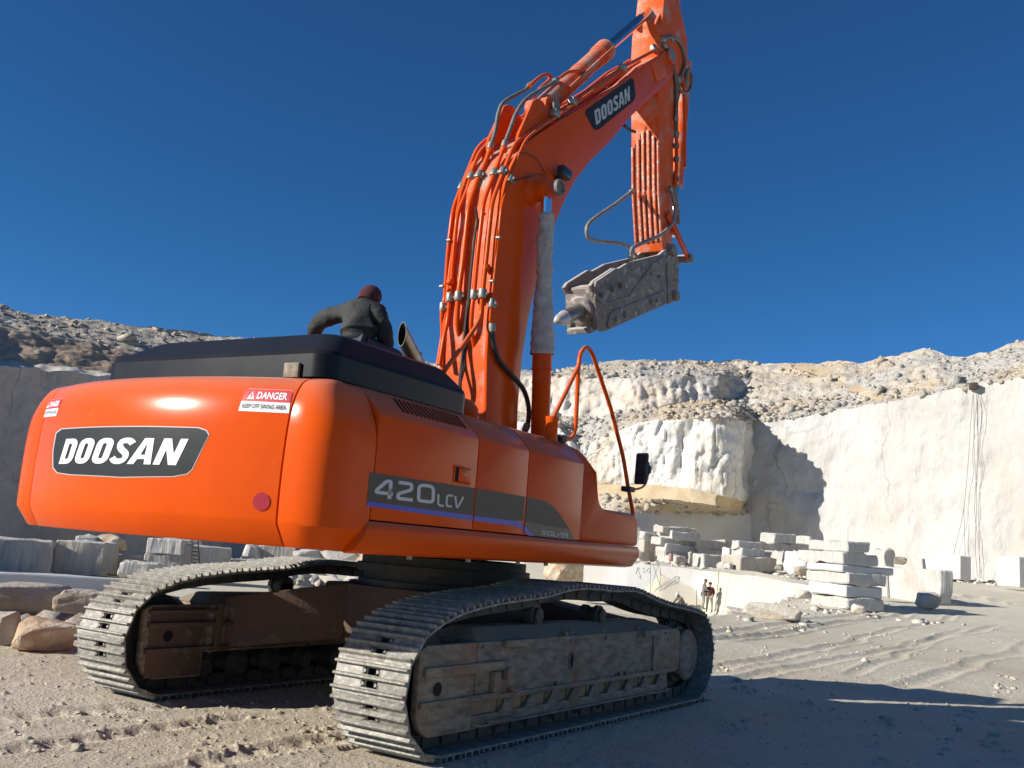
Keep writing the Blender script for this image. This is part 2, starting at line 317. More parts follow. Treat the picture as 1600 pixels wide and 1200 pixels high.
# ------------------------------------------------------------------ the ground: one sheet to the horizon, with a pit beyond the near plateau
CC = [-700, -300, 0, 140, 500, 800, 1115, 1180, 1230, 1262, 1290, 1600, 2400]
def ground_z(X, Y, rough=True):
    X = np.asarray(X, float); Y = np.asarray(Y, float)
    dx, dy = X-CAM[0], Y-CAM[1]; d = np.hypot(dx, dy)
    F_ = CF[:2]/np.hypot(*CF[:2]); rx = np.array([F_[1], -F_[0]])
    fwd = dx*F_[0]+dy*F_[1]; sd = dx*rx[0]+dy*rx[1]
    c = np.where(fwd > .2*d, 800+FPX*1.0*sd/np.maximum(fwd, 1e-3)*1.0, np.where(sd > 0, 3000, -1500))
    c = np.clip(c, -1500, 3000)
    dE = np.interp(c, CC, [13, 13.5, 15, 17, 19, 22, 25.5, 30, 36, 42, 46, 46, 46])
    dep = np.interp(c, CC, [1.55, 1.55, 1.55, 1.55, 1.6, 1.6, 1.6, 1.5, 1.2, .5, 0, 0, 0])
    jag = fbm(np.stack([X*.35, Y*.35, X*0+3], -1), 3, 5)*1.1
    plate = np.interp(d, [0, 24, 35, 42, 70, 90, 400], [0, 0, .17, .42, 1.45, 1.6, 1.6])*np.interp(c, [1120, 1290], [0, 1])
    z = plate-dep*sstep(dE+jag, dE+2.2+jag, d)
    dW = np.interp(c, [840, 1100, 1180, 1262, 1290], [64, 61, 56, 47, 46])
    bench = np.interp(d, [0, 50, 62, 68, 400], [.62, .68, .84, 1.15, 1.3])
    inb = sstep(800, 840, c)*(1-sstep(1250, 1300, c))
    z = z*(1-inb*sstep(dW+.2, dW+.9, d))+bench*inb*sstep(dW+.2, dW+.9, d)
    if rough:
        P = np.stack([X, Y, X*0], -1)
        near = np.exp(-d/30)
        under = (np.abs(np.abs(Y)-1.375) < .36) & (np.abs(X) < 2.4)
        n = fbm(P*.22, 3, 1)*.10*(1-np.exp(-d/16))+fbm(P*1.1, 4, 2)*.020+ridged(P*4.5, 4, 3)*.006*near+facet(P*15, 3, 4)*.010*near
        clod = np.maximum(facet(P*16, 3, 9)-.25, 0)*.075*near
        n = n+clod*(fbm(P*.5, 2, 12) > -.1)
        n = n+(sstep(dE-3, dE+.5, d)*(1-sstep(dE+3, dE+7, d)))*np.maximum(ridged(P*.9, 3, 21), 0)*.12
        for (x0, y0, x1, y1, w, h) in RUTS:
            L = math.hypot(x1-x0, y1-y0); ux, uy = (x1-x0)/L, (y1-y0)/L
            al = (X-x0)*ux+(Y-y0)*uy; ac = -(X-x0)*uy+(Y-y0)*ux+fbm(np.stack([X*.3, Y*.3, X*0+7], -1), 2, 31)*.35
            m = sstep(-1, 0, al)*(1-sstep(L, L+1, al))
            g = -h*np.exp(-(ac/w)**2)+h*.8*np.exp(-((np.abs(ac)-1.7*w)/(w*.5))**2)*(1+fbm(P*5, 2, 33))
            cle = -h*1.3*sstep(-.1, .35, np.sin(al*2*math.pi/.21))*np.exp(-(ac/w)**4)
            n = n+m*(g+cle*near)
        n = np.where(under, np.minimum(n, .0)-.004, n)
        z = z+n
    return z
RUTS = []
def W0(px, py, z=0.0):
    d = ray(px, py); t = (z-CAM[2])/d[2]; return (CAM+t*d)[:2]
for a, b, w, h in [((1118, 1040), (1500, 972), .12, .020), ((1118, 1062), (1560, 985), .12, .018), ((1120, 1000), (1420, 968), .16, .035), ((1110, 988), (1400, 962), .16, .03),
                   ((1400, 1075), (1640, 1000), .14, .018), ((1330, 1050), (1500, 990), .10, .015), ((-40, 1175), (330, 1132), .08, .018), ((-60, 1130), (520, 1085), .12, .014), ((100, 1230), (600, 1150), .10, .016)]:
    p, q = W0(*a), W0(*b); RUTS.append((p[0], p[1], q[0], q[1], w, h))
azs = np.concatenate([np.linspace(-180, -12, 70, endpoint=False), np.linspace(-12, 5, 60, endpoint=False), np.linspace(5, 63, 760, endpoint=False), np.linspace(63, 85, 60, endpoint=False), np.linspace(85, 180, 40)])
rad = np.concatenate([[.05, .6, 1.2], np.geomspace(1.8, 16, 420, endpoint=False), np.geomspace(16, 60, 260, endpoint=False), np.geomspace(60, 600, 60)])
A_, Rr = np.meshgrid(np.radians(azs), rad, indexing='ij')
GX, GY = CAM[0]+Rr*np.cos(A_), CAM[1]+Rr*np.sin(A_)
GZ = ground_z(GX, GY)
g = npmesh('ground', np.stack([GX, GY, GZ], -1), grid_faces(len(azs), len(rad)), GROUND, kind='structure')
def gz(x, y): return float(ground_z(np.array([x]), np.array([y]), False)[0])

# ------------------------------------------------------------------ quarry walls: bands lofted between rails; each rail gives picture height and real distance per bearing
def WDv(c, y, D):
    d = CF[None]+CR[None]*((c-800)/FPX)[:, None]-CU[None]*((y-600)/FPX)[:, None]
    t = D/np.hypot(d[:, 0], d[:, 1]); return CAM[None]+t[:, None]*d
def rail(cs, tab):
    t = np.array(tab, float); return WDv(cs, np.interp(cs, t[:, 0], t[:, 1]), np.interp(cs, t[:, 0], t[:, 2]))
def loft(name, cs, railA, railB, rows, material, ampA, ampB, style, seed=0):
    A = rail(cs, railA); B = rail(cs, railB); v = np.linspace(0, 1, rows)
    P = A[:, None]*(1-v)[None, :, None]+B[:, None]*v[None, :, None]
    amp = (ampA*(1-v)+ampB*v)[None, :]; mid = np.sin(math.pi*v)[None, :]
    tn = P-CAM[None, None]; tn[..., 2] = 0; tn /= np.linalg.norm(tn, axis=-1, keepdims=True); n = -tn
    S = np.array([1, 1, 1.])
    n1 = fbm(P*.11, 4, 3)*1.6+fbm(P*.45, 4, 8)*.55+ridged(P*1.3, 3, 13)*.12
    dsp = n1*amp
    if style == 'wall': dsp = dsp+mid*(fbm(P*np.array([.16, .16, .08]), 3, 40+seed)*1.3+facet(P*np.array([.35, .35, .22]), 3, 41)*.55+facet(P*np.array([1.2, 1.2, .5]), 2, 42)*.12)
    if style == 'cracked':
        cr = ridged(P*np.array([.33, .33, .04]), 2, 50); s_ = P[..., 0]*CR[0]+P[..., 1]*CR[1]; fr_ = np.abs((s_/1.55+fbm(P*np.array([.05, .05, .02]), 2, 54)*2) % 1-.5); dsp = dsp-.22*np.clip(1-fr_/.06, 0, 1)*(fbm(P*.25, 2, 55) > -.05)*mid**.3
        dsp = dsp+mid**.3*(-.5*np.clip((cr-.86)/.1, 0, 1)+facet(P*.42, 3, 51)*1.1+facet(P*1.3, 2, 56)*.35+np.round(fbm(P*np.array([.3, .3, .22]), 2, 52)*5)*.14)
    if style == 'grooved':
        s = P[..., 0]*.55+P[..., 1]*-.84; gr = np.abs(np.sin(s*math.pi/.95+fbm(P*.4, 2, 60)*1.5)); dsp = dsp+mid**.4*(gr*.20*(fbm(P*.3, 2, 61)+.8)+facet(P*.7, 4, 62)*.9)
    if style == 'rubble': dsp = dsp+(fbm(P*np.array([.10, .10, .55]), 4, 74)*1.5+np.round(fbm(P*np.array([.07, .07, .4]), 2, 75)*5)*.3)*amp*mid**.25+(ridged(P*.5, 4, 70)*.55+facet(P*.8, 3, 71)*.7+np.round(vnoise(P*2.3, 72)*3)*.07)*amp*.8*mid**.25
    if style == 'hill': dsp = dsp+(np.round(fbm(P*np.array([.05, .05, .5]), 3, 80)*9)*.32+facet(P*np.array([.22, .22, .9]), 3, 82)*.9+facet(P*1.0, 2, 81)*.3)*amp*mid**.25
    if style == 'slope': dsp = dsp+(fbm(P*.3, 4, 90)*.35+facet(P*.6, 3, 91)*.16)*amp*mid**.25
    if cs[-1] == 1178: P = P+(fbm(P*.32+9, 3, 77)*1.3+fbm(P*1.1, 2, 78)*.35)[..., None]*np.array([CR[0], CR[1], 0])*sstep(1110, 1150, cs)[:, None, None]
    P = P+n*dsp[..., None]; P[..., 2] += amp*fbm(P*.9+5, 3, 95)*.45
    npmesh(name, P, grid_faces(len(cs), rows, True), material, kind='structure')
    return P
cR = np.concatenate([np.arange(1120, 1720, 2.6), np.arange(1720, 4200, 14)])
# right-hand wall (pale marble), its rubble crest
dW_ = [(1120, 88), (1160, 86.5), (1290, 83), (1400, 78.5), (1500, 75), (1800, 70), (2500, 56), (4200, 50)]
def T(ys, extra=0, D=dW_):
    xs = [p[0] for p in D]; ds = [p[1] for p in D]
    return [(x, y, float(np.interp(x, xs, ds))+extra) for x, y in ys]
w_base = T([(1120, 893), (1200, 893), (1500, 915), (1600, 922), (2500, 1005), (4200, 1160)])
w_mid = T([(1120, 770), (1600, 760), (2500, 700), (4200, 820)], .6)
w_top = T([(1120, 668), (1160, 660), (1200, 656), (1250, 650), (1300, 641), (1360, 632), (1440, 618), (1500, 606), (1560, 596), (1600, 588), (1800, 545), (2500, 430), (4200, 420)], 1.8)
crest1 = T([(1120, 640), (1180, 628), (1250, 622), (1300, 620), (1360, 612), (1440, 596), (1500, 590), (1600, 570), (1800, 525), (2500, 405), (4200, 395)], 6)
sky_r = T([(1120, 567), (1160, 566), (1200, 568), (1240, 568), (1290, 567), (1320, 562), (1345, 566), (1400, 556), (1425, 549), (1445, 546), (1465, 553), (1485, 562), (1510, 560), (1550, 549), (1600, 534), (1800, 492), (2500, 360), (4200, 340)], 17)
crown_r = [(x, y+16, D+60) for x, y, D in sky_r]
wall_r1 = loft('quarry_wall', cR, w_base, w_mid, 46, MARBLE, .35, .55, 'wall', 1)
wall_r2 = loft('quarry_wall', cR, w_mid, w_top, 50, MARBLE, .55, .5, 'wall', 1)
_W = np.concatenate([wall_r1.reshape(-1, 3), wall_r2.reshape(-1, 3)])-CAM; _f = _W@CF; _wx = 800+FPX*(_W@CR)/_f; _wy = 600-FPX*(_W@CU)/_f; _wd = np.hypot(_W[:, 0], _W[:, 1])
def wallD(px, py): k = (_wx-px)**2+(_wy-py)**2 < 144; return float(_wd[k].min())-.12
cr1 = loft('rubble_slope', cR, w_top, crest1, 22, RUBBLE, .5, .9, 'rubble')
cr2 = loft('rubble_slope', cR, crest1, sky_r, 40, RUBBLE, .9, .7, 'rubble')
cT = np.arange(1236, 1384, 2.0)
def _surf(px, py):
    W = np.concatenate([cr1.reshape(-1, 3), cr2.reshape(-1, 3)])-CAM; f = W@CF; x = 800+FPX*(W@CR)/f; y = 600-FPX*(W@CU)/f; k = (x-px)**2+(y-py)**2 < 60; return float(np.median(np.hypot(W[k, 0], W[k, 1])))-.25
_ta = [(x, y, _surf(x, y)) for x, y in ((1240, 574), (1275, 586), (1310, 602), (1345, 618), (1378, 628))]; _tb = [(x, y, _surf(x, y)) for x, y in ((1240, 570.5), (1275, 572), (1310, 584), (1345, 603), (1378, 620))]
loft('tan_ramp', cT, _ta, _tb, 8, TANSLOPE, .12, .12, 'plain')
loft('hilltop', cR, sky_r, crown_r, 8, RUBBLE, .7, .5, 'rubble')
# middle block that juts towards us, with its return
cM = np.concatenate([np.arange(700, 1160, 2.6), np.arange(1160, 1176, .8), [1177, 1178]])
dM = [(700, 84), (900, 79.5), (1060, 75.5), (1110, 74.5), (1138, 74.8), (1152, 75.8), (1162, 77.5), (1170, 80.5), (1178, 87)]
DU = [(700, 84), (900, 79.5), (1020, 77), (1120, 81), (1178, 87)]
m_base = T([(700, 885), (1000, 884), (1178, 893)], 0, dM)
m_low = T([(700, 800), (960, 800), (1178, 803)], .1, dM)
m_led = T([(700, 775), (940, 772), (975, 776), (1060, 782), (1120, 790), (1178, 797)], 3.0, dM)
m_led2 = T([(700, 752), (940, 758), (1000, 757), (1080, 763), (1140, 776), (1178, 789)], 3.6, dM)
m_top = T([(700, 655), (870, 665), (905, 700), (930, 690), (960, 675), (1000, 660), (1060, 655), (1110, 652), (1150, 655), (1178, 662)], 4.6, dM)
m_rub = T([(700, 640), (870, 650), (940, 650), (1000, 642), (1060, 632), (1110, 628), (1178, 622)], 9, DU)
m_up = T([(700, 585), (870, 588), (900, 585), (950, 592), (1000, 588), (1060, 590), (1120, 586), (1178, 590)], 11.5, DU)
m_sky = T([(700, 572), (800, 578), (866, 582), (905, 570), (960, 563), (1000, 562), (1060, 563), (1120, 566), (1150, 562), (1178, 566)], 22, DU)
loft('sawn_wall', cM, m_base, m_low, 22, SAWN, .12, .12, 'plain')
led1 = loft('debris_ledge', cM, m_low, m_led, 14, TAN, .12, .25, 'rubble')
loft('tan_ledge', cM, m_led, m_led2, 10, TANSLOPE, .25, .4, 'slope')
loft('quarry_wall', cM, m_led2, m_top, 60, MARBLE_MID, .4, .5, 'cracked')
rub1 = loft('rubble_slope', cM, m_top, m_rub, 24, RUBBLE, .5, .8, 'rubble')
loft('upper_wall', cM, m_rub, m_up, 36, UPPER, .8, .6, 'grooved')
rub2 = loft('rubble_slope', cM, m_up, m_sky, 22, RUBBLE, .6, .6, 'rubble')
loft('hilltop', cM, m_sky, [(x, y+16, D+60) for x, y, D in m_sky], 8, RUBBLE, .6, .5, 'rubble')
# shaded hillside on the left
cL = np.arange(-900, 720, 3.6)
dL = [(-900, 40), (-400, 66), (0, 92), (360, 100), (720, 84)]
l_base = T([(-900, 760), (0, 852), (360, 878), (720, 905)], 0, dL)
l_mid = T([(-900, 540), (-300, 560), (0, 573), (60, 574), (75, 582), (110, 580), (180, 590), (360, 610), (720, 650)], 2.5, dL)
l_mid2 = T([(-900, 534), (-300, 553), (0, 566), (60, 568), (110, 575), (180, 584), (360, 605), (720, 645)], 5, dL)
l_up = T([(-900, 470), (-300, 490), (0, 512), (60, 520), (120, 530), (180, 542), (260, 560), (360, 575), (720, 610)], 12, dL)
l_sky = T([(-900, 400), (-300, 445), (0, 476), (25, 486), (50, 492), (100, 497), (200, 506), (300, 517), (360, 525), (460, 538), (560, 552), (720, 574)], 30, dL)
loft('quarry_wall', cL, l_base, l_mid, 60, SHADEWALL, .4, .7, 'wall', 3)
loft('wall_ledge', cL, l_mid, l_mid2, 6, PALEROCK, .7, .6, 'slope')
loft('brown_slope', cL, l_mid2, l_up, 40, BROWNSLOPE, .6, .9, 'slope')
hil = loft('hillside', cL, l_up, l_sky, 46, SCRUB, .9, .9, 'hill')
loft('hilltop', cL, l_sky, [(x, y+22, D+70) for x, y, D in l_sky], 8, SCRUB, .9, .6, 'hill')
# low sawn wall of the pit and the bench edge over it
cP = np.arange(780, 1275, 2.2)
p_base = [(780, 975, 65), (1000, 955, 62), (1105, 957, 61), (1180, 961, 56), (1230, 962, 49), (1275, 935, 45)]
p_mid = [(780, 912, 65.3), (980, 917, 62.3), (1085, 927, 61.3), (1180, 935, 55.5), (1230, 940, 48.5), (1275, 930, 45)]
p_top = [(780, 872, 65.6), (985, 881, 62.6), (1040, 884, 62), (1100, 892, 61.5), (1180, 901, 57), (1230, 909, 50), (1275, 916, 46)]
p_back = [(780, 866, 68), (985, 875, 66), (1040, 880, 65.5), (1100, 886, 65), (1180, 893, 60), (1230, 903, 53), (1275, 912, 49)]
pw1 = loft('pit_wall', cP, p_base, p_mid, 14, SAWN, .10, .06, 'plain')
pw2 = loft('pit_wall', cP, p_mid, p_top, 16, SAWN, .06, .12, 'plain')
_V = np.concatenate([pw1.reshape(-1, 3), pw2.reshape(-1, 3)])-CAM; _vf = _V@CF; _vx = 800+FPX*(_V@CR)/_vf; _vy = 600-FPX*(_V@CU)/_vf; _vd = np.hypot(_V[:, 0], _V[:, 1])
def pitD(px, py): return float(_vd[np.argmin((_vx-px)**2+(_vy-py)**2)])-.03
loft('bench', cP, p_top, p_back, 5, GROUND, .12, .05, 'slope')

# ------------------------------------------------------------------ loose rubble and pebbles: uncountable, one object each
_t = (1+5**.5)/2
ICO = np.array([(-1, _t, 0), (1, _t, 0), (-1, -_t, 0), (1, -_t, 0), (0, -1, _t), (0, 1, _t), (0, -1, -_t), (0, 1, -_t), (_t, 0, -1), (_t, 0, 1), (-_t, 0, -1), (-_t, 0, 1)])/1.9
ICOF = np.array([(0, 11, 5), (0, 5, 1), (0, 1, 7), (0, 7, 10), (0, 10, 11), (1, 5, 9), (5, 11, 4), (11, 10, 2), (10, 7, 6), (7, 1, 8), (3, 9, 4), (3, 4, 2), (3, 2, 6), (3, 6, 8), (3, 8, 9), (4, 9, 5), (2, 4, 11), (6, 2, 10), (8, 6, 7), (9, 8, 1)])
def scatter(name, pts, sizes, material, flat=.7):
    n = len(pts); q = rng.normal(size=(n, 3, 3)); Q, _ = np.linalg.qr(q)
    S_ = rng.uniform(.45, 1.25, (n, 1, 3)); B_ = np.sign(ICO)*np.abs(ICO)**.55
    CB = np.array([(x, y, z) for x in (-.8, .8) for y in (-.8, .8) for z in (-.8, .8)]); CF_ = np.array([(0, 1, 3), (0, 3, 2), (4, 6, 7), (4, 7, 5), (0, 4, 5), (0, 5, 1), (2, 3, 7), (2, 7, 6), (0, 2, 6), (0, 6, 4), (1, 5, 7), (1, 7, 3)])
    V = np.einsum('nij,nkj->nki', Q, CB[None]*S_)+rng.normal(size=(n, 8, 3))*.22
    V = V*np.array([1, 1, flat])*sizes[:, None, None]+np.asarray(pts)[:, None]
    Fc = (CF_[None]+(np.arange(n)*8)[:, None, None]).reshape(-1, 3)
    return npmesh(name, V, Fc, material, smooth=False, kind='stuff')
def pick(P, n, c0, c1, cs, w=None):
    m = (cs >= c0) & (cs <= c1); Q = P[m].reshape(-1, 3); return Q[rng.integers(0, len(Q), n)]
pts = np.concatenate([pick(rub1, 500, 860, 1178, cM), pick(rub2, 420, 860, 1178, cM), pick(cr1, 420, 1170, 1650, cR), pick(cr1, 700, 1170, 1300, cR), pick(cr2, 260, 1170, 1650, cR), pick(led1, 160, 900, 1178, cM), pick(rub1, 1100, 1080, 1178, cM)])
scatter('rubble', pts, rng.exponential(.10, len(pts))+.05, RUBBLE)
pts = pick(hil, 260, -60, 420, cL); scatter('rubble', pts, rng.exponential(.12, len(pts))+.06, SCRUB)
def field(n, c0, c1, d0, d1, s, name, material, clump=0, pw=1):
    c = rng.uniform(c0, c1, n); d = d0+(d1-d0)*rng.uniform(0, 1, n)**pw
    if clump: k = rng.integers(0, clump, n); cc = rng.uniform(c0, c1, clump); dd = rng.uniform(d0, d1, clump); c = cc[k]+rng.normal(0, (c1-c0)/clump, n); d = dd[k]+rng.normal(0, (d1-d0)/clump, n)
    P = WDv(c, np.full(n, 900.), d); z = ground_z(P[:, 0], P[:, 1]); P[:, 2] = z
    keep = ~((np.abs(np.abs(P[:, 1])-1.375) < .4) & (np.abs(P[:, 0]) < 2.9)); P = P[keep]
    return scatter(name, P, np.abs(rng.normal(0, s, len(P)))+s*.4, material)
field(4200, -60, 1700, 3.8, 16, .0065, 'pebbles', GROUND, pw=1.3)
field(320, -60, 700, 3.8, 9, .012, 'pebbles', GROUND, clump=30)
field(420, 1110, 1700, 9, 32, .018, 'pebbles', GROUND, clump=70)
field(70, 1180, 1500, 31, 39, .06, 'rubble', PALEROCK, clump=18)
field(50, 1110, 1290, 24, 34, .06, 'rubble', PALEROCK, clump=9)
field(380, -80, 420, 13, 17.5, .09, 'rubble', BROWNROCK, clump=20)
field(240, 985, 1270, 62, 68, .11, 'rubble', PALEROCK)
field(200, 1290, 1650, 66, 76, .11, 'rubble', PALEROCK)
field(420, -80, 560, 58, 84, .3, 'rubble', BLOCKG, clump=60)

# ------------------------------------------------------------------ cut blocks, slabs, boulders
def stone(name, x0, xs, x1, yt, yb, D, label, group, m=None, naz=235, depth=1.5, jag=.05, base=None):
    rel = R_(naz-(view_az((x0+x1)/2)+180)); m = m or BLOCK
    Wd = (x1-xs)*D/FPX/max(math.cos(rel), .25)
    if xs-x0 > 2: depth = (xs-x0)*D/FPX/max(abs(math.sin(rel)), .3)
    Dd = D
    p = WD(xs, yb, Dd); zt = WD(xs, yt, Dd).z; zb = p.z
    if base: zb -= base
    n = Vector((math.cos(R_(naz)), math.sin(R_(naz)), 0)); t = Vector((-n.y, n.x, 0)); H = zt-zb
    nx, ny, nz = max(2, min(7, int(Wd/.35)+1)), max(2, min(6, int(depth/.35)+1)), max(2, min(5, int(H/.3)+1))
    bm = bmesh.new(); vs = {}
    def vert(i, j, k):
        if (i, j, k) not in vs: vs[(i, j, k)] = bm.verts.new((i/nx*Wd, (j/ny)*depth, k/nz*H))
        return vs[(i, j, k)]
    for i in range(nx):
        for j in range(ny):
            for k in (0, nz): bm.faces.new([vert(i, j, k), vert(i+1, j, k), vert(i+1, j+1, k), vert(i, j+1, k)])
    for i in range(nx):
        for k in range(nz):
            for j in (0, ny): bm.faces.new([vert(i, j, k), vert(i+1, j, k), vert(i+1, j, k+1), vert(i, j, k+1)])
    for j in range(ny):
        for k in range(nz):
            for i in (0, nx): bm.faces.new([vert(i, j, k), vert(i, j+1, k), vert(i, j+1, k+1), vert(i, j, k+1)])
    bmesh.ops.recalc_face_normals(bm, faces=bm.faces)
    V = np.array([v.co[:] for v in bm.verts])+random.random()*50
    dsp = np.stack([fbm(V*1.3, 3, 101), fbm(V*1.3, 3, 102), fbm(V*1.6, 3, 103)], -1)*jag*2
    for v, d in zip(bm.verts, dsp): v.co += Vector(d)
    ed = [e for e in bm.edges if e.calc_face_angle(0) > R_(60)]
    bmesh.ops.bevel(bm, geom=ed, offset=.035+jag*.3, segments=1, affect='EDGES')
    me = bpy.data.meshes.new(name); bm.to_mesh(me); bm.free(); me.materials.append(m)
    me.shade_smooth(); me.set_sharp_from_angle(angle=R_(30))
    o = bpy.data.objects.new(name, me); col.objects.link(o); o.location = (p.x, p.y, zb)
    o.rotation_euler.z = math.atan2(t.y, t.x); o.location += Vector((0, 0, 0))
    return tag(o, label, 'boulder' if name == 'boulder' else 'slab' if 'slab' in name else 'block', group)
def boulder(px, py, w, h, D, label, m, seed=0, group='boulders lying loose on the quarry floor', cat='boulder', name='boulder', squash=1):
    p = WD(px, py, D); W = w*D/FPX/2; H = h*D/FPX/2
    bm = bmesh.new(); rg_ = np.random.default_rng(100+seed); pv = rg_.normal(size=(26, 3)); pv /= np.linalg.norm(pv, axis=1, keepdims=True); pv = np.sign(pv)*np.abs(pv)**.6*rg_.uniform(.85, 1.1, (26, 1))
    for c in pv: bm.verts.new(c)
    r_ = bmesh.ops.convex_hull(bm, input=bm.verts[:]); bmesh.ops.delete(bm, geom=[v for v in bm.verts if not v.link_faces], context='VERTS')
    bmesh.ops.bevel(bm, geom=[e for e in bm.edges if e.calc_face_angle(0) > R_(15)], offset=.05, segments=1, affect='EDGES', clamp_overlap=True)
    bmesh.ops.triangulate(bm, faces=bm.faces[:]); bmesh.ops.subdivide_edges(bm, edges=bm.edges[:], cuts=3, use_grid_fill=True)
    V = np.array([v.co[:] for v in bm.verts]); Q = V*1.6+seed*7.3
    V = V*(1+ridged(Q, 4, 200)*.05+fbm(Q*3, 3, 201)*.05)[:, None]
    for v, c in zip(bm.verts, V): v.co = (c[0]*W, c[1]*W*squash, c[2]*H)
    me = bpy.data.meshes.new(name); bm.to_mesh(me); bm.free(); me.materials.append(m); me.shade_smooth(); me.set_sharp_from_angle(angle=R_(24))
    o = bpy.data.objects.new(name, me); col.objects.link(o); o.location = (p.x, p.y, p.z+H*.9); o.rotation_euler.z = R_(view_az(px)-90)
    return tag(o, label, cat, group)
G1 = 'marble slabs in the tall stack by the wall'; G2 = 'blocks and slabs on the bench above the pit'; G3 = 'cut blocks on the pit floor behind the excavator'; G4 = 'blocks by the foot of the pale wall'
for a in [
 (1268, 1323, 1357, 844.8, 858.3, 'topmost short slab of the tall slab stack on the right', BLOCK, .04),
 (1249, 1318, 1366, 862, 879, 'thick overhanging slab, second from the top of the tall stack', BLOCK, .05),
 (1263, 1316, 1389, 882, 891.4, 'thin smooth white-ended slab, third from the top of the tall stack', BLOCKW, .02),
 (1264, 1324, 1378, 893.6, 910.5, 'drill-marked slab, fourth from the top of the tall stack', BLOCK, .04),
 (1267, 1322, 1373, 914, 930, 'smooth white-ended slab, second from the bottom of the tall stack', BLOCKW, .02),
 (1268, 1326, 1376, 934, 951, 'bottom slab of the tall stack, half sunk in rubble', BLOCK, .06)]:
    stone('marble_slab', *a[:5], 35, a[5], G1, a[6], 232, jag=a[7], base=.05)
stone('marble_block', 1389.6, 1467, 1485, 890, 940, 42, 'large upright drill-marked block standing right of the tall slab stack', G4, BLOCK, 226, jag=.06, base=.15)
stone('marble_block', 1370, 1387, 1391, 894, 926, 41, 'narrow pale block glimpsed between the tall slab stack and the large block', G4, BLOCK, 232, jag=.03, base=.2)
stone('marble_block', 1443, 1500, 1515, 868, 901, 67, 'long smooth white block with dark grey end at the foot of the pale wall', G4, BLOCKW, 232, jag=.02, base=.2)
stone('marble_block', 1564, 1593, 1607, 870, 912, 61, 'white block cut by the right edge of the photo below the pale wall', G4, BLOCKW, 232, jag=.02, base=.2)
stone('marble_block', 1412, 1440, 1446, 872, 890, 65, 'low pale block behind the large upright block', G4, BLOCK, 232, jag=.06, base=.2)
stone('marble_block', 1367, 1383, 1395, 859, 890, 62, 'cream block showing over the right end of the tall slab stack', G4, BLOCK, 235, jag=.1, base=.3)
boulder(1450, 952, 36, 26, 39, 'dark rounded boulder in the shadow in front of the large upright block', PALEROCK, 1)
boulder(1256, 936, 26, 15, 34, 'pale round boulder left of the foot of the tall slab stack', PALEROCK, 2)
boulder(1340, 958, 22, 13, 33, 'small pale boulder in front of the bottom slab of the tall stack', PALEROCK, 3)
boulder(1405, 882, 20, 12, 60, 'small grey boulder lying behind the top of the large upright block', BROWNROCK, 4)
boulder(1253, 899, 23, 14, 58, 'dark brown boulder on the bench left of the tall slab stack', BROWNROCK, 5)
boulder(1216, 890, 11, 6.5, 61, 'smallest dark boulder on the bench beside the layered middle stack', BROWNROCK, 6)
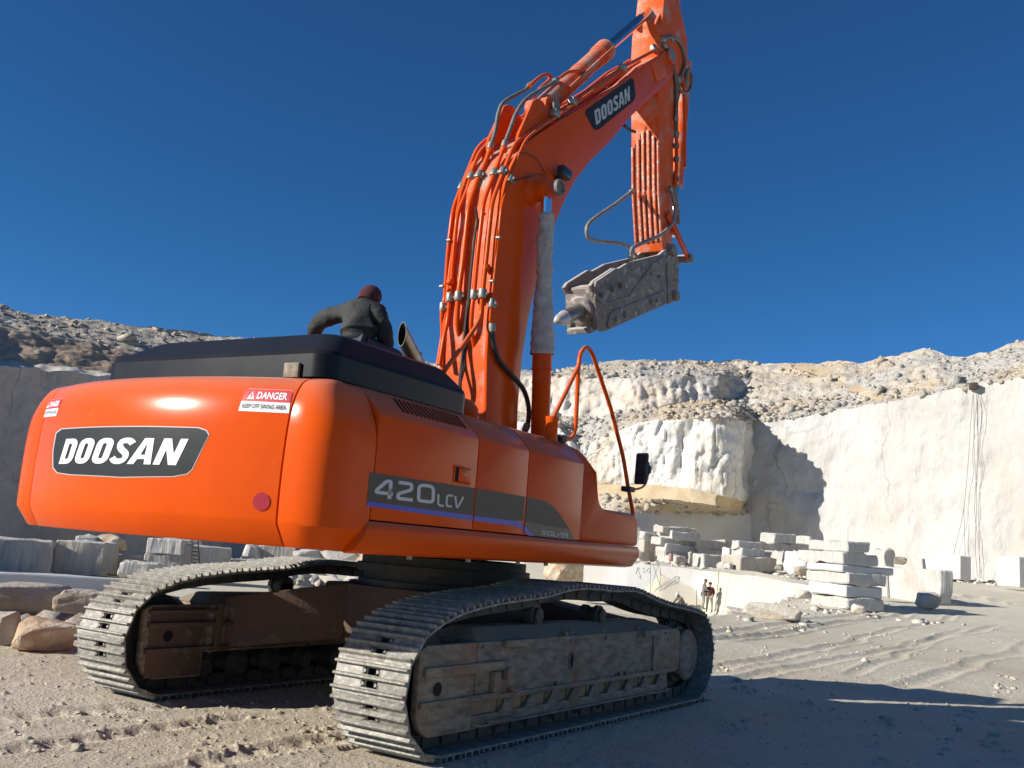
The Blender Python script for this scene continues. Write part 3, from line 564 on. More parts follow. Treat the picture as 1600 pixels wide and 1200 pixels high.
for nm, x0, xs, x1, yt, yb, D, lab, m, jg in [
 ('marble_slab', 1035, 1036, 1086, 821.4, 831, 66, 'thin dark slab lying topmost on the left bench stack', BLOCKG, .05),
 ('marble_slab', 1026, 1050, 1093, 829, 841, 66, 'slab second from the top of the left bench stack', BLOCK, .06),
 ('marble_slab', 1017, 1032, 1086, 838.5, 850, 66, 'slab jutting out to the left, third from the top of the left bench stack', BLOCK, .05),
 ('marble_slab', 1024, 1041, 1089, 849, 861, 66, 'slab fourth from the top of the left bench stack', BLOCK, .05),
 ('marble_slab', 1024, 1038, 1087, 859, 868.5, 66, 'slab fifth from the top of the left bench stack', BLOCKG, .05),
 ('marble_block', 1027, 1046, 1057, 867, 878, 65.5, 'cream-ended short block under the left bench stack', BLOCK, .06),
 ('marble_block', 1056, 1057, 1072, 868, 880, 65, 'small grey block in the gap under the left bench stack', BLOCKG, .08),
 ('marble_block', 998, 1007, 1025, 830, 841.6, 67, 'small block topmost of the pile nearest the excavator nose', BLOCK, .08),
 ('marble_block', 995, 1004, 1024, 841, 860, 67, 'squarish block in the middle of the pile nearest the excavator nose', BLOCKG, .08),
 ('marble_block', 993, 996, 1024, 860, 872, 67, 'rough dark bottom block of the pile nearest the excavator nose', BLOCKG, .14),
 ('marble_slab', 1085, 1087, 1132, 842.7, 856.5, 67, 'wide grey slab right of the left bench stack, upper of two', BLOCKG, .05),
 ('marble_slab', 1087, 1089, 1128, 856.8, 866, 67, 'wide grey slab right of the left bench stack, lower of two', BLOCKG, .05),
 ('marble_block', 1131, 1132, 1143, 844, 868, 69, 'narrow grey block between the two bench stacks', BLOCKG, .05),
 ('marble_block', 1081, 1098, 1133, 865, 884, 64.5, 'white-ended block lying in front of the wide grey slabs', BLOCK, .06),
 ('marble_block', 1073, 1076, 1082, 864, 883, 64.5, 'narrow upright stone left of the white-ended block', BLOCKG, .1),
 ('marble_block', 1119, 1140, 1147, 880, 889, 63, 'low pale crumbly block in front of the layered middle stack', BLOCK, .1),
 ('marble_slab', 1142, 1153, 1210, 843.5, 855, 64, 'rough dark-faced slab topmost of the layered middle stack', BLOCK, .09),
 ('marble_slab', 1144, 1159, 1193, 855.3, 868, 64, 'second slab of the layered middle stack', BLOCK, .06),
 ('marble_block', 1128, 1157, 1210, 868.3, 890, 63, 'wide bottom block of the layered middle stack', BLOCKG, .06),
 ('marble_block', 1127, 1140, 1146, 856, 872, 65, 'bright white block behind the left side of the layered middle stack', BLOCKW, .08),
 ('marble_slab', 1188, 1210, 1242, 833, 847, 68, 'thick slab topmost behind the layered middle stack', BLOCK, .07),
 ('marble_slab', 1196, 1208, 1249, 847.3, 862, 68, 'long grey slab under the thick slab behind the middle stack', BLOCKG, .06),
 ('marble_block', 1207, 1222, 1226, 862.3, 880, 67, 'pale block under the long grey slab behind the middle stack', BLOCK, .08),
 ('marble_block', 1226, 1256, 1266, 863, 893, 61, 'bulky white block just left of the tall slab stack', BLOCKW, .12),
 ('marble_slab', 1241, 1266, 1270, 838, 850, 71, 'pale slab behind the top left of the tall slab stack', BLOCK, .06)]:
    stone(nm, x0, xs, x1, yt, yb, D, lab, G2, m, 236+random.uniform(-4, 4), jag=jg, depth=1.3, base=.12 if nm == 'marble_block' and yb > 875 else .06)
for x0, xs, x1, yt, yb, D, lab, m, jg, nz in [
 (-62, -40, 52, 838, 892, 51, 'grey block at the left edge of the photo below the counterweight', BLOCKG, .08, 236),
 (53, 80, 145, 843, 892, 52, 'grey block second from the left edge, its upper left corner sunlit', BLOCKG, .07, 222),
 (104, 116, 143, 836, 845, 54, 'small pale slab on top of the second block from the left', BLOCK, .06, 222),
 (196, 228, 276, 840, 861, 53, 'sunlit-ended slab stacked on a grey slab left of the ladder', BLOCK, .05, 215),
 (206, 222, 273, 862, 889, 53, 'grey slab directly under the sunlit-ended slab', BLOCKG, .05, 222),
 (143, 144, 216, 865, 894, 55, 'broad low grey block behind the lowest block', BLOCKG, .06, 235),
 (172, 184, 240, 877, 896, 49, 'lowest small block with a bright left end in front of the others', BLOCK, .06, 220),
 (271, 277, 351, 851, 886, 53, 'square grey block with the ladder leaning on it', BLOCKG, .05, 232),
 (351, 378, 396, 852, 872, 55, 'pale tilted slab right of the block with the ladder', BLOCK, .12, 215),
 (351, 354, 398, 872, 888, 54, 'low grey slab right of the block with the ladder', BLOCKG, .06, 230),
 (388, 402, 456, 851, 880, 56, 'long grey block with a thin bright left edge beneath the counterweight', BLOCKG, .05, 222)]:
    stone('marble_block', x0, xs, x1, yt, yb, D, lab, G3, m, nz, jag=jg, base=.1)
stone('marble_ledge', -80, -70, 178, 892, 907, 42, 'long low pale ledge with drill marks in front of the left blocks', G3, BLOCKW, 240, jag=.04, base=1.0, depth=3.5)
boulder(168, 862, 52, 27, 55, 'brownish angular boulder between grey blocks on the left', ORANGEROCK, 7, G3)
boulder(480, 878, 44, 20, 56, 'cream boulder under the right end of the counterweight', PALEROCK, 8, G3)
boulder(530, 880, 60, 20, 56, 'wide cream rock in the gap above the far track', PALEROCK, 9, G3)
boulder(880, 915, 60, 48, 60, 'cream rocky mass seen between the far track and the near track top', ORANGEROCK, 10, G3)
boulder(65, 1018, 88, 50, 11.6, 'orange-brown boulder with pale top left of the far track', ORANGEROCK, 11)
boulder(2, 1012, 50, 54, 12, 'dull brown boulder cut by the left edge of the photo', BROWNROCK, 12)
boulder(30, 968, 150, 52, 15.5, 'dark grey-brown rock bank behind the orange-brown boulder', BROWNROCK, 13, squash=.6)
boulder(125, 962, 70, 40, 15.2, 'rounded grey rock beside the far track rear', BROWNROCK, 14)
boulder(1208, 968, 90, 26, 27, 'flat cream rock slab at the pit rim right of the near track', PALEROCK, 15, squash=.5)
boulder(1150, 960, 36, 12, 30, 'yellowish rounded rock at the pit rim', PALEROCK, 16)

# ================================================================== THE EXCAVATOR
EX = empty('excavator', (0, 0, 0), 'large orange tracked excavator with raised boom, black cowl and rock breaker', 'excavator')
# ------------------------------------------------------------------ running gear
RA = 2.125; RW = .425; ZW = .46
def loop_path():
    P = []
    for k in range(41):                  # bottom, front to rear
        P.append((RA-2*RA*k/40, ZW-RW))
    for k in range(1, 21):
        a = -math.pi/2-math.pi*k/20*.94; P.append((-RA+RW*math.cos(a), ZW+RW*math.sin(a)))
    top = [(-2.16, .90), (-2.0, .94), (-1.85, .965), (-1.57, 1.0), (-1.2, 1.028), (-.92, 1.048), (-.6, 1.095), (-.34, 1.112), (-.05, 1.108), (.2, 1.095), (.5, 1.098), (.68, 1.09), (.9, 1.05), (1.1, 1.01), (1.4, .965), (1.7, .935), (1.95, .91)]
    P += [(x, z) for x, _, z in [tuple(p) for p in spline([Vector((x, 0, z)) for x, z in top], .05)]]
    for k in range(1, 20):
        a = math.pi/2*.92-math.pi*k/20*.96; P.append((RA+RW*math.cos(a), ZW+RW*math.sin(a)))
    return P
LP = np.array(loop_path()); LP = np.vstack([LP, LP[:1]])
seg = np.hypot(*np.diff(LP, axis=0).T); cum = np.concatenate([[0], np.cumsum(seg)]); LT = cum[-1]
NS = round(LT/.2157); PITCH = LT/NS
def at_s(s):
    s = s % LT; return np.array([np.interp(s, cum, LP[:, 0]), np.interp(s, cum, LP[:, 1])])
sh = MB()                                # one shoe: x along the chain, y across, z outwards
pw = PITCH/2+.006; xs_ = [-pw, -.052, -.030, .026, .048, pw]
sh.box(-pw, pw, -.30, -.075, -.010, .006); sh.box(-pw, pw, .075, .30, -.010, .006)
for a, b in ((-pw, -.062), (-.018, .018), (.062, pw)): sh.box(a, b, -.075, .075, -.010, .006)
for a, b in ((-.062, -.018), (.018, .062)):
    for y0, y1 in ((-.075, -.062), (-.040, -.034), (.034, .040), (.062, .075)): sh.box(a, b, y0, y1, -.010, .006)
for xg in (-.082, .0, .078): sh.prism([(xg-.013, .006), (xg+.013, .006), (xg+.007, .036), (xg-.008, .036)], -.30, .30)
for xg in (-.04, .04):
    for yb in (-.052, .052): sh.cyl((xg, yb, -.004), (xg, yb, .012), .013, n=8)
sh.prism([(pw-.004, -.01), (pw+.018, -.016), (pw+.018, -.008), (pw-.004, .004)], -.29, .29)
shoe_me = sh.mesh('track_shoe', SHOE, bevel=.003, seg=1)
def make_track(side, off):
    yc = side*1.375
    tr = bpy.data.objects.new('crawler_track', None); col.objects.link(tr); tr.parent = EX; tr['label'] = 'near crawler track' if side < 0 else 'far crawler track with sunlit shoes'
    chain = MB()
    for i in range(NS):
        s = (i+off)*PITCH; a, b = at_s(s-.09), at_s(s+.09); c = (at_s(s)+a+b)/3; t = (b-a)/np.linalg.norm(b-a); n = np.array([t[1], -t[0]])
        n = n if ((c-np.array([0, .5]))*np.array([.3, 1])) @ n > 0 else -n
        ctr = np.array([0, .5]); 
        # outward normal of a clockwise loop
        n = np.array([-t[1], t[0]]) if np.dot(np.array([-t[1], t[0]]), np.array([c[0]*.1, c[1]-ZW])) > 0 else np.array([t[1], -t[0]])
        if abs(c[0]) > RA-.05:
            cc = np.array([math.copysign(RA, c[0]), ZW]); n = n if np.dot(n, c-cc) > 0 else -n
        o = bpy.data.objects.new('track_shoe', shoe_me); col.objects.link(o); o.parent = tr
        T3 = Vector((t[0], 0, t[1])); N3 = Vector((n[0], 0, n[1])); Y3 = N3.cross(T3)
        M4 = Matrix((T3, Y3, N3)).transposed().to_4x4(); M4.translation = Vector((c[0], yc, c[1]))
        M4 = M4 @ Matrix.Rotation(random.uniform(-.012, .012), 4, 'Y'); o.matrix_local = M4
        for yy in (-.085, .085):
            chain.obox(Vector((c[0], yc+yy, c[1]))-N3*.06, T3, Y3, N3, PITCH*.47, .018, .048)
            chain.cyl(Vector((c[0], yc+yy-.03, c[1]))-N3*.065+T3*.08, Vector((c[0], yc+yy+.03, c[1]))-N3*.065+T3*.08, .036, n=10)
        p = Vector((c[0], yc, c[1]))-N3*.065+T3*.08; chain.cyl(p-Vector((0, .07, 0)), p+Vector((0, .07, 0)), .03, n=10)
    chain.build('track_chain', CHAIN, tr, bevel=.004, seg=1)
    # idler (rear of picture) and sprocket (front)
    b = MB(); b.lathe((-RA, yc-.09, ZW), (0, 1, 0), [(0, .30), (.02, .33), (.05, .34), (.055, .36), (.125, .36), (.13, .34), (.16, .33), (.18, .30)], 36); b.cyl((-RA, yc-.16, ZW), (-RA, yc+.16, ZW), .12, n=20)
    b.build('idler_wheel', CHAIN, tr)
    b = MB(); n = 23
    pts = []
    for k in range(n):
        for da, r in ((-.42, .33), (-.2, .33), (-.1, .385), (.1, .385), (.2, .33)):
            a = 2*math.pi*(k+da)/n; pts.append((RA+r*math.cos(a), ZW+r*math.sin(a)))
    b.prism(pts, yc-.035, yc+.035); b.build('sprocket', CHAIN, tr)
    yo = side*1.375; b = MB()
    b.lathe((RA+.02, yo-side*.02, ZW), (0, side, 0), [(0, .27), (.10, .27), (.10, .25), (.19, .25), (.205, .235), (.215, .2), (.215, 0.02)], 40)
    for k in range(16):
        a = 2*math.pi*k/16; q = Vector((RA+.02+.225*math.cos(a), yo+side*.18, ZW+.225*math.sin(a))); b.cyl(q, q+Vector((0, side*.012, 0)), .012, n=6)
    b.build('final_drive', FRAME, tr)
    # rollers
    for k in range(9):
        x = -1.62+k*.40; b = MB(); b.lathe((x, yc-.16, .205), (0, 1, 0), [(0, .07), (.03, .09), (.06, .13), (.075, .13), (.08, .10), (.24, .10), (.245, .13), (.26, .13), (.29, .09), (.32, .07)], 20)
        b.build('track_roller', CHAIN, tr)
    for x, z in ((.38, .865), (-.70, .885)):
        b = MB(); b.lathe((x, yc-side*.10, z), (0, side, 0), [(0, .05), (.01, .085), (.05, .085), (.055, .07), (.13, .07), (.135, .088), (.175, .088), (.18, .06), (.21, .058), (.215, .03)], 22)
        b.box(x-.05, x+.05, yc-.10, yc+.02, z-.20, z+.02); b.build('carrier_roller', CHAIN, tr)
    # frame: box section outer plate, sloping top, idler guard, roller guard with arched openings
    y0, y1 = (yc-.24, yc+.24)
    yo0, yo1 = (y0, y0+.02) if side < 0 else (y1-.02, y1)
    fr = MB()
    out = [(-1.72, .345), (1.79, .345), (1.80, .70), (1.74, .735), (1.2, .74), (-1.72, .735)]
    fr.prism(out, y0, y1)
    fr.add([(-1.72, y0+.02, .737), (1.7, y0+.02, .737), (1.7, y1-.02, .737), (-1.72, y1-.02, .737), (-1.6, yc-.08, .82), (1.3, yc-.08, .82), (1.3, yc+.08, .82), (-1.6, yc+.08, .82)], [(0, 1, 5, 4), (1, 2, 6, 5), (2, 3, 7, 6), (3, 0, 4, 7), (4, 5, 6, 7)])
    fo = fr.build('track_frame', FRAME, tr, bevel=.012)
    ys = y0-.012 if side < 0 else y1+.012; ye = y0 if side < 0 else y1
    lo, hi = min(ys, ye)-.0, max(ys, ye)+.0
    e = MB(); d_ = side*.004
    oy = lambda a, b: (min(ye+side*a, ye+side*b), max(ye+side*a, ye+side*b))
    # idler guard with curved rear end
    for ya_, yb_ in ((y0-.004, y0+.05), (y1-.05, y1+.004)):
        ig = MB(); ig.prism([(-2.36, .30), (-2.30, .20), (-2.22, .155), (-1.74, .15), (-1.73, .735), (-2.30, .735), (-2.37, .70)], ya_, yb_)
        ig_ = ig.build('idler_guard', FRAME, tr, bevel=.012)
        if (ya_ < yc) == (side < 0): igo = ig_
    b = MB(); b.prism([(-2.33, .60), (-1.35, .60), (-1.30, .57), (-1.36, .535), (-2.33, .535)], *oy(.005, .035)); b.build('guard_rib', FRAME, igo, bevel=.008)
    b = MB(); b.prism([(-2.35, .385), (-1.45, .385), (-1.45, .345), (-2.35, .345)], *oy(.005, .028)); b.build('guard_rib', FRAME, igo, bevel=.006)
    b = MB(); b.prism([(-1.55, .53), (-1.47, .53), (-1.47, .39), (-1.55, .39)], *oy(.006, .05)); b.prism([(-1.40, .55), (-1.33, .55), (-1.33, .47), (-1.40, .47)], *oy(.004, .06)); b.build('bracket', FRAME, igo, bevel=.006)
    b = MB(); q = Vector((-2.16, ye, .455)); b.cyl(q+Vector((0, side*.006, 0)), q+Vector((0, side*.009, 0)), .045, n=18); b.build('grease_hole_shade', DARK, igo)  # flat black disc painted as the shade in a hole
    if side > 0:                         # inner face seen under the machine
        for z0, z1, x1 in ((.60, .56, -1.45), (.40, .36, -1.5), (.70, .67, -1.6)):
            b = MB(); b.prism([(-2.33, z0), (x1, z0), (x1, z1), (-2.33, z1)], y0-.045, y0-.005); b.build('guard_rib', RUSTY, tr, bevel=.006)
        b = MB(); b.box(-2.30, -1.76, y0-.012, y0-.0045, .17, .72); b.build('inner_plate', RUSTY, tr, bevel=.004)
        b = MB(); b.box(-1.66, -1.60, y0-.05, y0-.002, .36, .75); b.build('upright_rib', RUSTY, tr, bevel=.006)
        b = MB(); b.cyl((-2.12, y0-.016, .49), (-2.12, y0-.0125, .49), .045, n=18); b.build('grease_hole_shade', DARK, tr)  # black disc on the inner plate, painted hole shade
    # ledge along the lower edge of the box and small fixed details
    b = MB(); b.prism([(-1.72, .372), (1.70, .372), (1.70, .335), (-1.72, .335)], *oy(.001, .022)); b.build('frame_ledge', FRAME, fo, bevel=.006)
    b = MB(); b.box(-1.42, -1.05, *oy(.001, .05), .690, .742); b.build('step_plate', FRAME, fo, bevel=.008)
    b = MB(); b.box(.90, 1.12, *oy(.001, .05), .688, .742); b.build('step_plate', FRAME, fo, bevel=.008)
    b = MB(); b.box(1.16, 1.172, *oy(.001, .010), .345, .70); b.build('weld_seam', FRAME, fo)
    b = MB(); pts = [(-.39+.042*math.cos(a)*(.8), .545+.062*math.sin(a)) for a in [2*math.pi*k/20 for k in range(20)]]
    b.prism(pts, *oy(.001, .004)); b.build('adjuster_hole_shade', DARK, fo)  # flat black oval painting the shade of the opening
    b = MB(); b.tube([(-.39+.036*math.cos(a), ye+side*.006, .545+.066*math.sin(a)) for a in [2*math.pi*k/20 for k in range(21)]], .006, n=6, smooth=False); b.build('hole_rim', FRAME, fo)
    # roller guard: bottom rail and slanting webs, packed mud in the pockets behind
    b = MB(); b.prism([(-1.74, .155), (1.55, .155), (1.62, .20), (1.60, .235), (-1.74, .235)], y0+.03 if side < 0 else y1-.05, y0+.05 if side < 0 else y1-.03)
    b.box(-1.74, 1.58, *sorted((ye-side*.03, ye-side*.002)), .155, .172); rg = b.build('roller_guard', FRAME, tr, bevel=.006)
    for k in range(9):
        x = -1.30+k*.335; b = MB()
        b.prism([(x-.03, .235), (x+.10, .235), (x+.175, .335), (x+.05, .335)], *sorted((ye-side*.055, ye-side*.03)))
        b.prism([(x-.06, .225), (x+.14, .225), (x+.10, .262), (x-.02, .262)], *sorted((ye-side*.055, ye-side*.022)))
        b.build('guard_web', FRAME, rg, bevel=.004, seg=1)
    for k in range(10): b = MB(); b.box(-1.66+k*.335, -1.335+k*.335, *sorted((ye-side*.10, ye-side*random.uniform(.056, .066))), .20, .34); b.build('packed_mud', MUDPACK, rg, bevel=.02)
    for k in range(26):                  # caked clods of dried mud
        x = random.uniform(-2.25, 1.6); onledge = random.random() < .45; z = .378 if onledge else random.choice([.745, .175, .76])
        yy = ye+side*random.uniform(-.01, .012) if z < .7 else ye-side*random.uniform(.01, .14)
        b = MB(); s_ = random.uniform(.012, .032); b.obox((x, yy, z+s_*.3), (1, random.uniform(-.6, .6), random.uniform(-.3, .3)), (random.uniform(-.6, .6), 1, 0), (0, .2, 1), s_*random.uniform(1, 2.6), s_*.9, s_*.6)
        b.build('mud_clod', MUDPACK if k % 3 else FRAME, tr, bevel=s_*.35, seg=1, smooth=False)
    for k in range(12):                  # bolt heads along the box section
        b = MB(); x = -1.66+k*.31; b.cyl((x, ye+side*.001, .318 if k % 2 else .70), (x, ye+side*.014, .318 if k % 2 else .70), .014, n=6); b.build('bolt', FRAME, tr)
    return tr
trn = make_track(-1, .1); trf = make_track(1, .45)
# carbody: centre box, four legs, swing bearing
cbm = MB(); cbm.prism([(-.75, .45), (.75, .45), (.80, .62), (.80, .98), (-.80, .98), (-.80, .62)], -.72, .72)
body = cbm.build('car_body', RUSTY, EX, bevel=.02)
for sx in (-1, 1):
    for sy in (-1, 1):
        b = MB(); A = [(sx*.45, sy*.55), (sx*.80, sy*.45), (sx*1.55, sy*1.16), (sx*.95, sy*1.16)]
        zt_, zb_ = [.98, .98, .80, .80], [.50, .50, .36, .36]
        vs = [(p[0], p[1], z) for p, z in zip(A, zb_)]+[(p[0], p[1], z) for p, z in zip(A, zt_)]
        b.add(vs, [(0, 1, 2, 3), (4, 5, 6, 7), (0, 1, 5, 4), (1, 2, 6, 5), (2, 3, 7, 6), (3, 0, 4, 7)]); b.build('frame_leg', RUSTY, body, bevel=.015)
b = MB(); b.lathe((0, 0, .98), (0, 0, 1), [(0, .78), (.05, .78), (.05, .73), (.12, .73), (.12, .80), (.19, .80), (.19, .76), (.27, .76)], 56)
for k in range(40):
    a = 2*math.pi*k/40; b.cyl((.765*math.cos(a), .765*math.sin(a), 1.09), (.765*math.cos(a), .765*math.sin(a), 1.105), .014, n=6)
b.build('swing_bearing', CHAIN, EX)

# ------------------------------------------------------------------ upper structure: counterweight
def cw_outline(ins_r, ins_s, part):
    """plan outline at one level; part: 'rear' (arc) or +-1 (corner panels)"""
    R0 = 3.655-ins_r; hs = 1.497-ins_s; ya = 1.17
    if part == 'rear':
        return [(-math.sqrt(R0**2-y*y), y) for y in np.linspace(-ya, ya, 41)]
    y = ya+.012; a = Vector((-math.sqrt(R0**2-y*y), y)); ta = Vector((y, math.sqrt(R0**2-y*y))).normalized()
    k = Vector((-math.sqrt(R0**2-hs*hs)+.005, hs)); b = Vector((-3.23, hs)); a2 = Vector((-math.sqrt(R0**2-1.26**2), 1.26)) if hs > 1.31 else a
    k = Vector((a.x+.012, hs)); pts = [a, a*.95+k*.05, a*.9+k*.1]
    st = pts[-1]
    for j in range(1, 11):
        t = j/10; pts.append(st*(1-t)**2+k*2*t*(1-t)+b*t*t)
    pts.append(Vector((-3.02, hs)))
    return [(p.x, p.y*part) for p in pts]
LV = [(1.300, .085, .10), (1.315, .07, .085), (1.43, .004, .004), (1.46, 0, 0), (1.6, -.004, 0), (1.75, -.004, 0), (1.9, 0, .0), (2.0, .006, .004), (2.07, .014, .02), (2.13, .026, .045), (2.18, .04, .07), (2.23, .06, .10), (2.27, .085, .13), (2.295, .115, .155), (2.312, .155, .185), (2.318, .22, .22)]
def cw_part(name, part, mats):
    b = MB(); L = [cw_outline(r, s, part) for _, r, s in LV]; n = len(L[0])
    for (z, _, _), o in zip(LV, L): b.v += [(x, y, z) for x, y in o]
    nl = len(LV); b.f = [(j*n+i, j*n+i+1, (j+1)*n+i+1, (j+1)*n+i) for j in range(nl-1) for i in range(n-1)]
    cx = -3.0 if part == 'rear' else -3.02
    # close with back, bottom and top
    m = len(b.v)
    if part == 'rear':
        y = L[0][0][1]
        inner = [(-2.95, p[1]) for p in L[0]]
    else: inner = [(-3.02 if i > 2 else -3.1, min(abs(p[1]), 1.2)*part) for i, p in enumerate(L[0])]
    b.v += [(x, y, 1.300) for x, y in inner]+[(x, y, 2.318) for x, y in inner]
    b.f += [(i, i+1, m+i+1, m+i) for i in range(n-1)]
    t = (nl-1)*n; b.f += [(t+i, t+i+1, m+n+i+1, m+n+i) for i in range(n-1)]
    b.f += [[j*n for j in range(nl)]+[m+n, m], [j*n+n-1 for j in range(nl)]+[m+n+n-1, m+n-1], ]
    b.mi = [0]*len(b.f)
    return b.build(name, mats, EX, up=True, ang=24)
cwt = cw_part('counterweight', 'rear', ORANGE)
cpn = [cw_part('corner_panel', s, ORANGE) for s in (-1, 1)]
def rear_r(z): return 3.655-float(np.interp(z, [l[0] for l in LV], [l[1] for l in LV]))
def on_rear(px, py, off=.004):            # sight line onto the counterweight surface
    d = MU @ ray(px, py); c = CAMU; r = 3.655
    for _ in range(6):
        A = d[0]**2+d[1]**2; B = 2*(c[0]*d[0]+c[1]*d[1]); C_ = c[0]**2+c[1]**2-r*r; t = (-B-math.sqrt(max(B*B-4*A*C_, 0)))/2/A; P = c+t*d; r = rear_r(P[2])
    return P
def rear_pt(y, z, off=.004):
    r = rear_r(z)+off; return Vector((-math.sqrt(max(r*r-y*y, .01)), y, z))
def rear_patch(name, poly, mats, off=.003, parent=None):
    """thin decal: polygon in (y, z) laid over the curved rear"""
    bm = bmesh.new(); f = bm.faces.new([bm.verts.new((y, z, 0)) for y, z in poly])
    ys = [p[0] for p in poly]
    for y in np.arange(min(ys)+.06, max(ys), .06): bmesh.ops.bisect_plane(bm, geom=bm.verts[:]+bm.edges[:]+bm.faces[:], plane_co=(y, 0, 0), plane_no=(1, 0, 0))
    zs = [p[1] for p in poly]
    for z in np.arange(min(zs)+.04, max(zs), .04): bmesh.ops.bisect_plane(bm, geom=bm.verts[:]+bm.edges[:]+bm.faces[:], plane_co=(0, z, 0), plane_no=(0, 1, 0))
    for v in bm.verts: v.co = rear_pt(v.co.x, v.co.y, off)
    me = bpy.data.meshes.new(name); bm.to_mesh(me); bm.free(); me.materials.append(mats); me.shade_smooth()
    o = bpy.data.objects.new(name, me); col.objects.link(o); o.parent = parent or cwt; return o
# lettering: Blender's own font or drawn strokes, turned into mesh and laid on a surface
def text_mesh(body, bold=0.0, space=1.0):
    c = bpy.data.curves.new('lettering', 'FONT'); c.body = body; c.offset = bold; c.space_character = space; c.resolution_u = 5
    o = bpy.data.objects.new('lettering', c); col.objects.link(o); bpy.context.view_layer.update()
    dg = bpy.context.evaluated_depsgraph_get(); me = bpy.data.meshes.new_from_object(o.evaluated_get(dg)); col.objects.unlink(o); bpy.data.objects.remove(o)
    xs = [v.co.x for v in me.vertices]; ys = [v.co.y for v in me.vertices]
    x0, x1, y0, y1 = min(xs), max(xs), min(ys), max(ys)
    for v in me.vertices: v.co = ((v.co.x-x0)/(x1-x0), (v.co.y-y0)/(y1-y0), 0)
    return me
def place_text(name, body, fn, m, parent, bold=.02, slant=0, space=1.0, me=None):
    me = me or text_mesh(body, bold, space); me.name = name
    for v in me.vertices:
        u, w = v.co.x, v.co.y; v.co = fn(u+slant*(w-0), w)
    me.materials.clear(); me.materials.append(m)
    o = bpy.data.objects.new(name, me); col.objects.link(o); o.parent = parent; return o
# heavy italic capitals drawn as polygons (unit cells, before slant): D O S A N
def glyphs(word, gap=.10):
    def ring(w, h, r, t, open_=None):
        return w
    polys = []; x = 0
    def rr(x0, y0, x1, y1, r, n=5):
        P = []
        for cx, cy, a0 in ((x1-r, y0+r, -90), (x1-r, y1-r, 0), (x0+r, y1-r, 90), (x0+r, y0+r, 180)):
            for k in range(n+1):
                a = R_(a0+90*k/n); P.append((cx+r*math.cos(a), cy+r*math.sin(a)))
        return P
    for ch in word:
        if ch in 'OD':
            w = .62; t = .235
            if ch == 'O': o = rr(x, 0, x+w, 1, .26); i = rr(x+t, .2, x+w-t, .8, .07)
            else:
                o = [(x, 0)]+rr(x, 0, x+w, 1, .26)[:12]+[(x, 1)]; i = [(x+t, .2)]+rr(x+t, .2, x+w-t, .8, .07)[:12]+[(x+t, .8)]
            polys.append((o, i)); x += w+gap
        elif ch == 'S':
            w = .60; c = [(x+w-.06, .78), (x+w*.72, .88), (x+w*.5, .905), (x+w*.25, .86), (x+.13, .73), (x+.2, .60), (x+w*.5, .51), (x+w-.17, .40), (x+w-.13, .25), (x+w*.68, .13), (x+w*.45, .095), (x+w*.22, .13), (x+.03, .24)]
            c = [Vector((a, 0, b)) for a, b in c]; c = [(p.x, p.z) for p in spline(c, .06)]
            L, Rr_ = [], []
            for k in range(len(c)):
                a = Vector(c[max(k-1, 0)]); b2 = Vector(c[min(k+1, len(c)-1)]); d = (b2-a).normalized(); nn = Vector((-d.y, d.x)); hw = .095+.012*abs(d.x)
                L.append(tuple(Vector(c[k])+nn*hw)); Rr_.append(tuple(Vector(c[k])-nn*hw))
            for k in range(len(c)-1): polys.append(([L[k], L[k+1], Rr_[k+1], Rr_[k]], None))
            x += w+gap*.1
        elif ch == 'A':
            w = .74; polys.append(([(x, 0), (x+.21, 0), (x+.27, .2), (x+.49, .2), (x+.53, 0), (x+w, 0), (x+.51, 1), (x+.24, 1)], [(x+.31, .36), (x+.45, .36), (x+.385, .76), (x+.37, .76)])); x += w+gap*.6
        elif ch == 'N':
            w = .66; polys.append(([(x, 0), (x+.2, 0), (x+.2, .58), (x+.44, 0), (x+w, 0), (x+w, 1), (x+w-.2, 1), (x+w-.2, .42), (x+.22, 1), (x, 1)], None)); x += w+gap
    W = x-gap; bm = bmesh.new()
    for o, i in polys:
        vo = [bm.verts.new((a/W, b, 0)) for a, b in o]
        if i is None and len(o) <= 10:
            if len(o) == 4: bm.faces.new(vo)
            else: r = bmesh.ops.triangle_fill(bm, edges=[bm.edges.new((vo[k], vo[(k+1) % len(vo)])) for k in range(len(vo))], use_beauty=True)
        else:
            ed = [bm.edges.new((vo[k], vo[(k+1) % len(vo)])) for k in range(len(vo))]
            if i:
                vi = [bm.verts.new((a/W, b, 0)) for a, b in i]; ed += [bm.edges.new((vi[k], vi[(k+1) % len(vi)])) for k in range(len(vi))]
            bmesh.ops.triangle_fill(bm, edges=ed, use_beauty=True)
    me = bpy.data.meshes.new('lettering'); bm.to_mesh(me); bm.free(); return me
# rear nameplate
def RP(px, py): P = on_rear(px, py); return (P[1], P[2])
plate_px = [(89, 677), (97, 671), (150, 668), (230, 667), (310, 669), (322, 673), (326, 680), (312, 708), (300, 733), (292, 740), (270, 744), (190, 745), (110, 741), (90, 738), (84, 730), (84, 705)]
rp = rear_patch('nameplate_rim', [RP(205+(x-205)*1.012, 706+(y-706)*1.035) for x, y in plate_px], SILVER, .002)
rp = rear_patch('nameplate', [RP(*q) for q in plate_px], CHARCOAL, .0035)
rl = [RP(93, 725), RP(276, 727), RP(296, 686), RP(105, 686)]
def rear_fn(u, w, q=rl, off=.0065):
    a = Vector(q[0])*(1-u)+Vector(q[1])*u; b = Vector(q[3])*(1-u)+Vector(q[2])*u; p = a*(1-w)+b*w; return rear_pt(p.x, p.y, off)
place_text('nameplate_lettering', '', rear_fn, WHITE, cwt, me=glyphs('DOOSAN'))
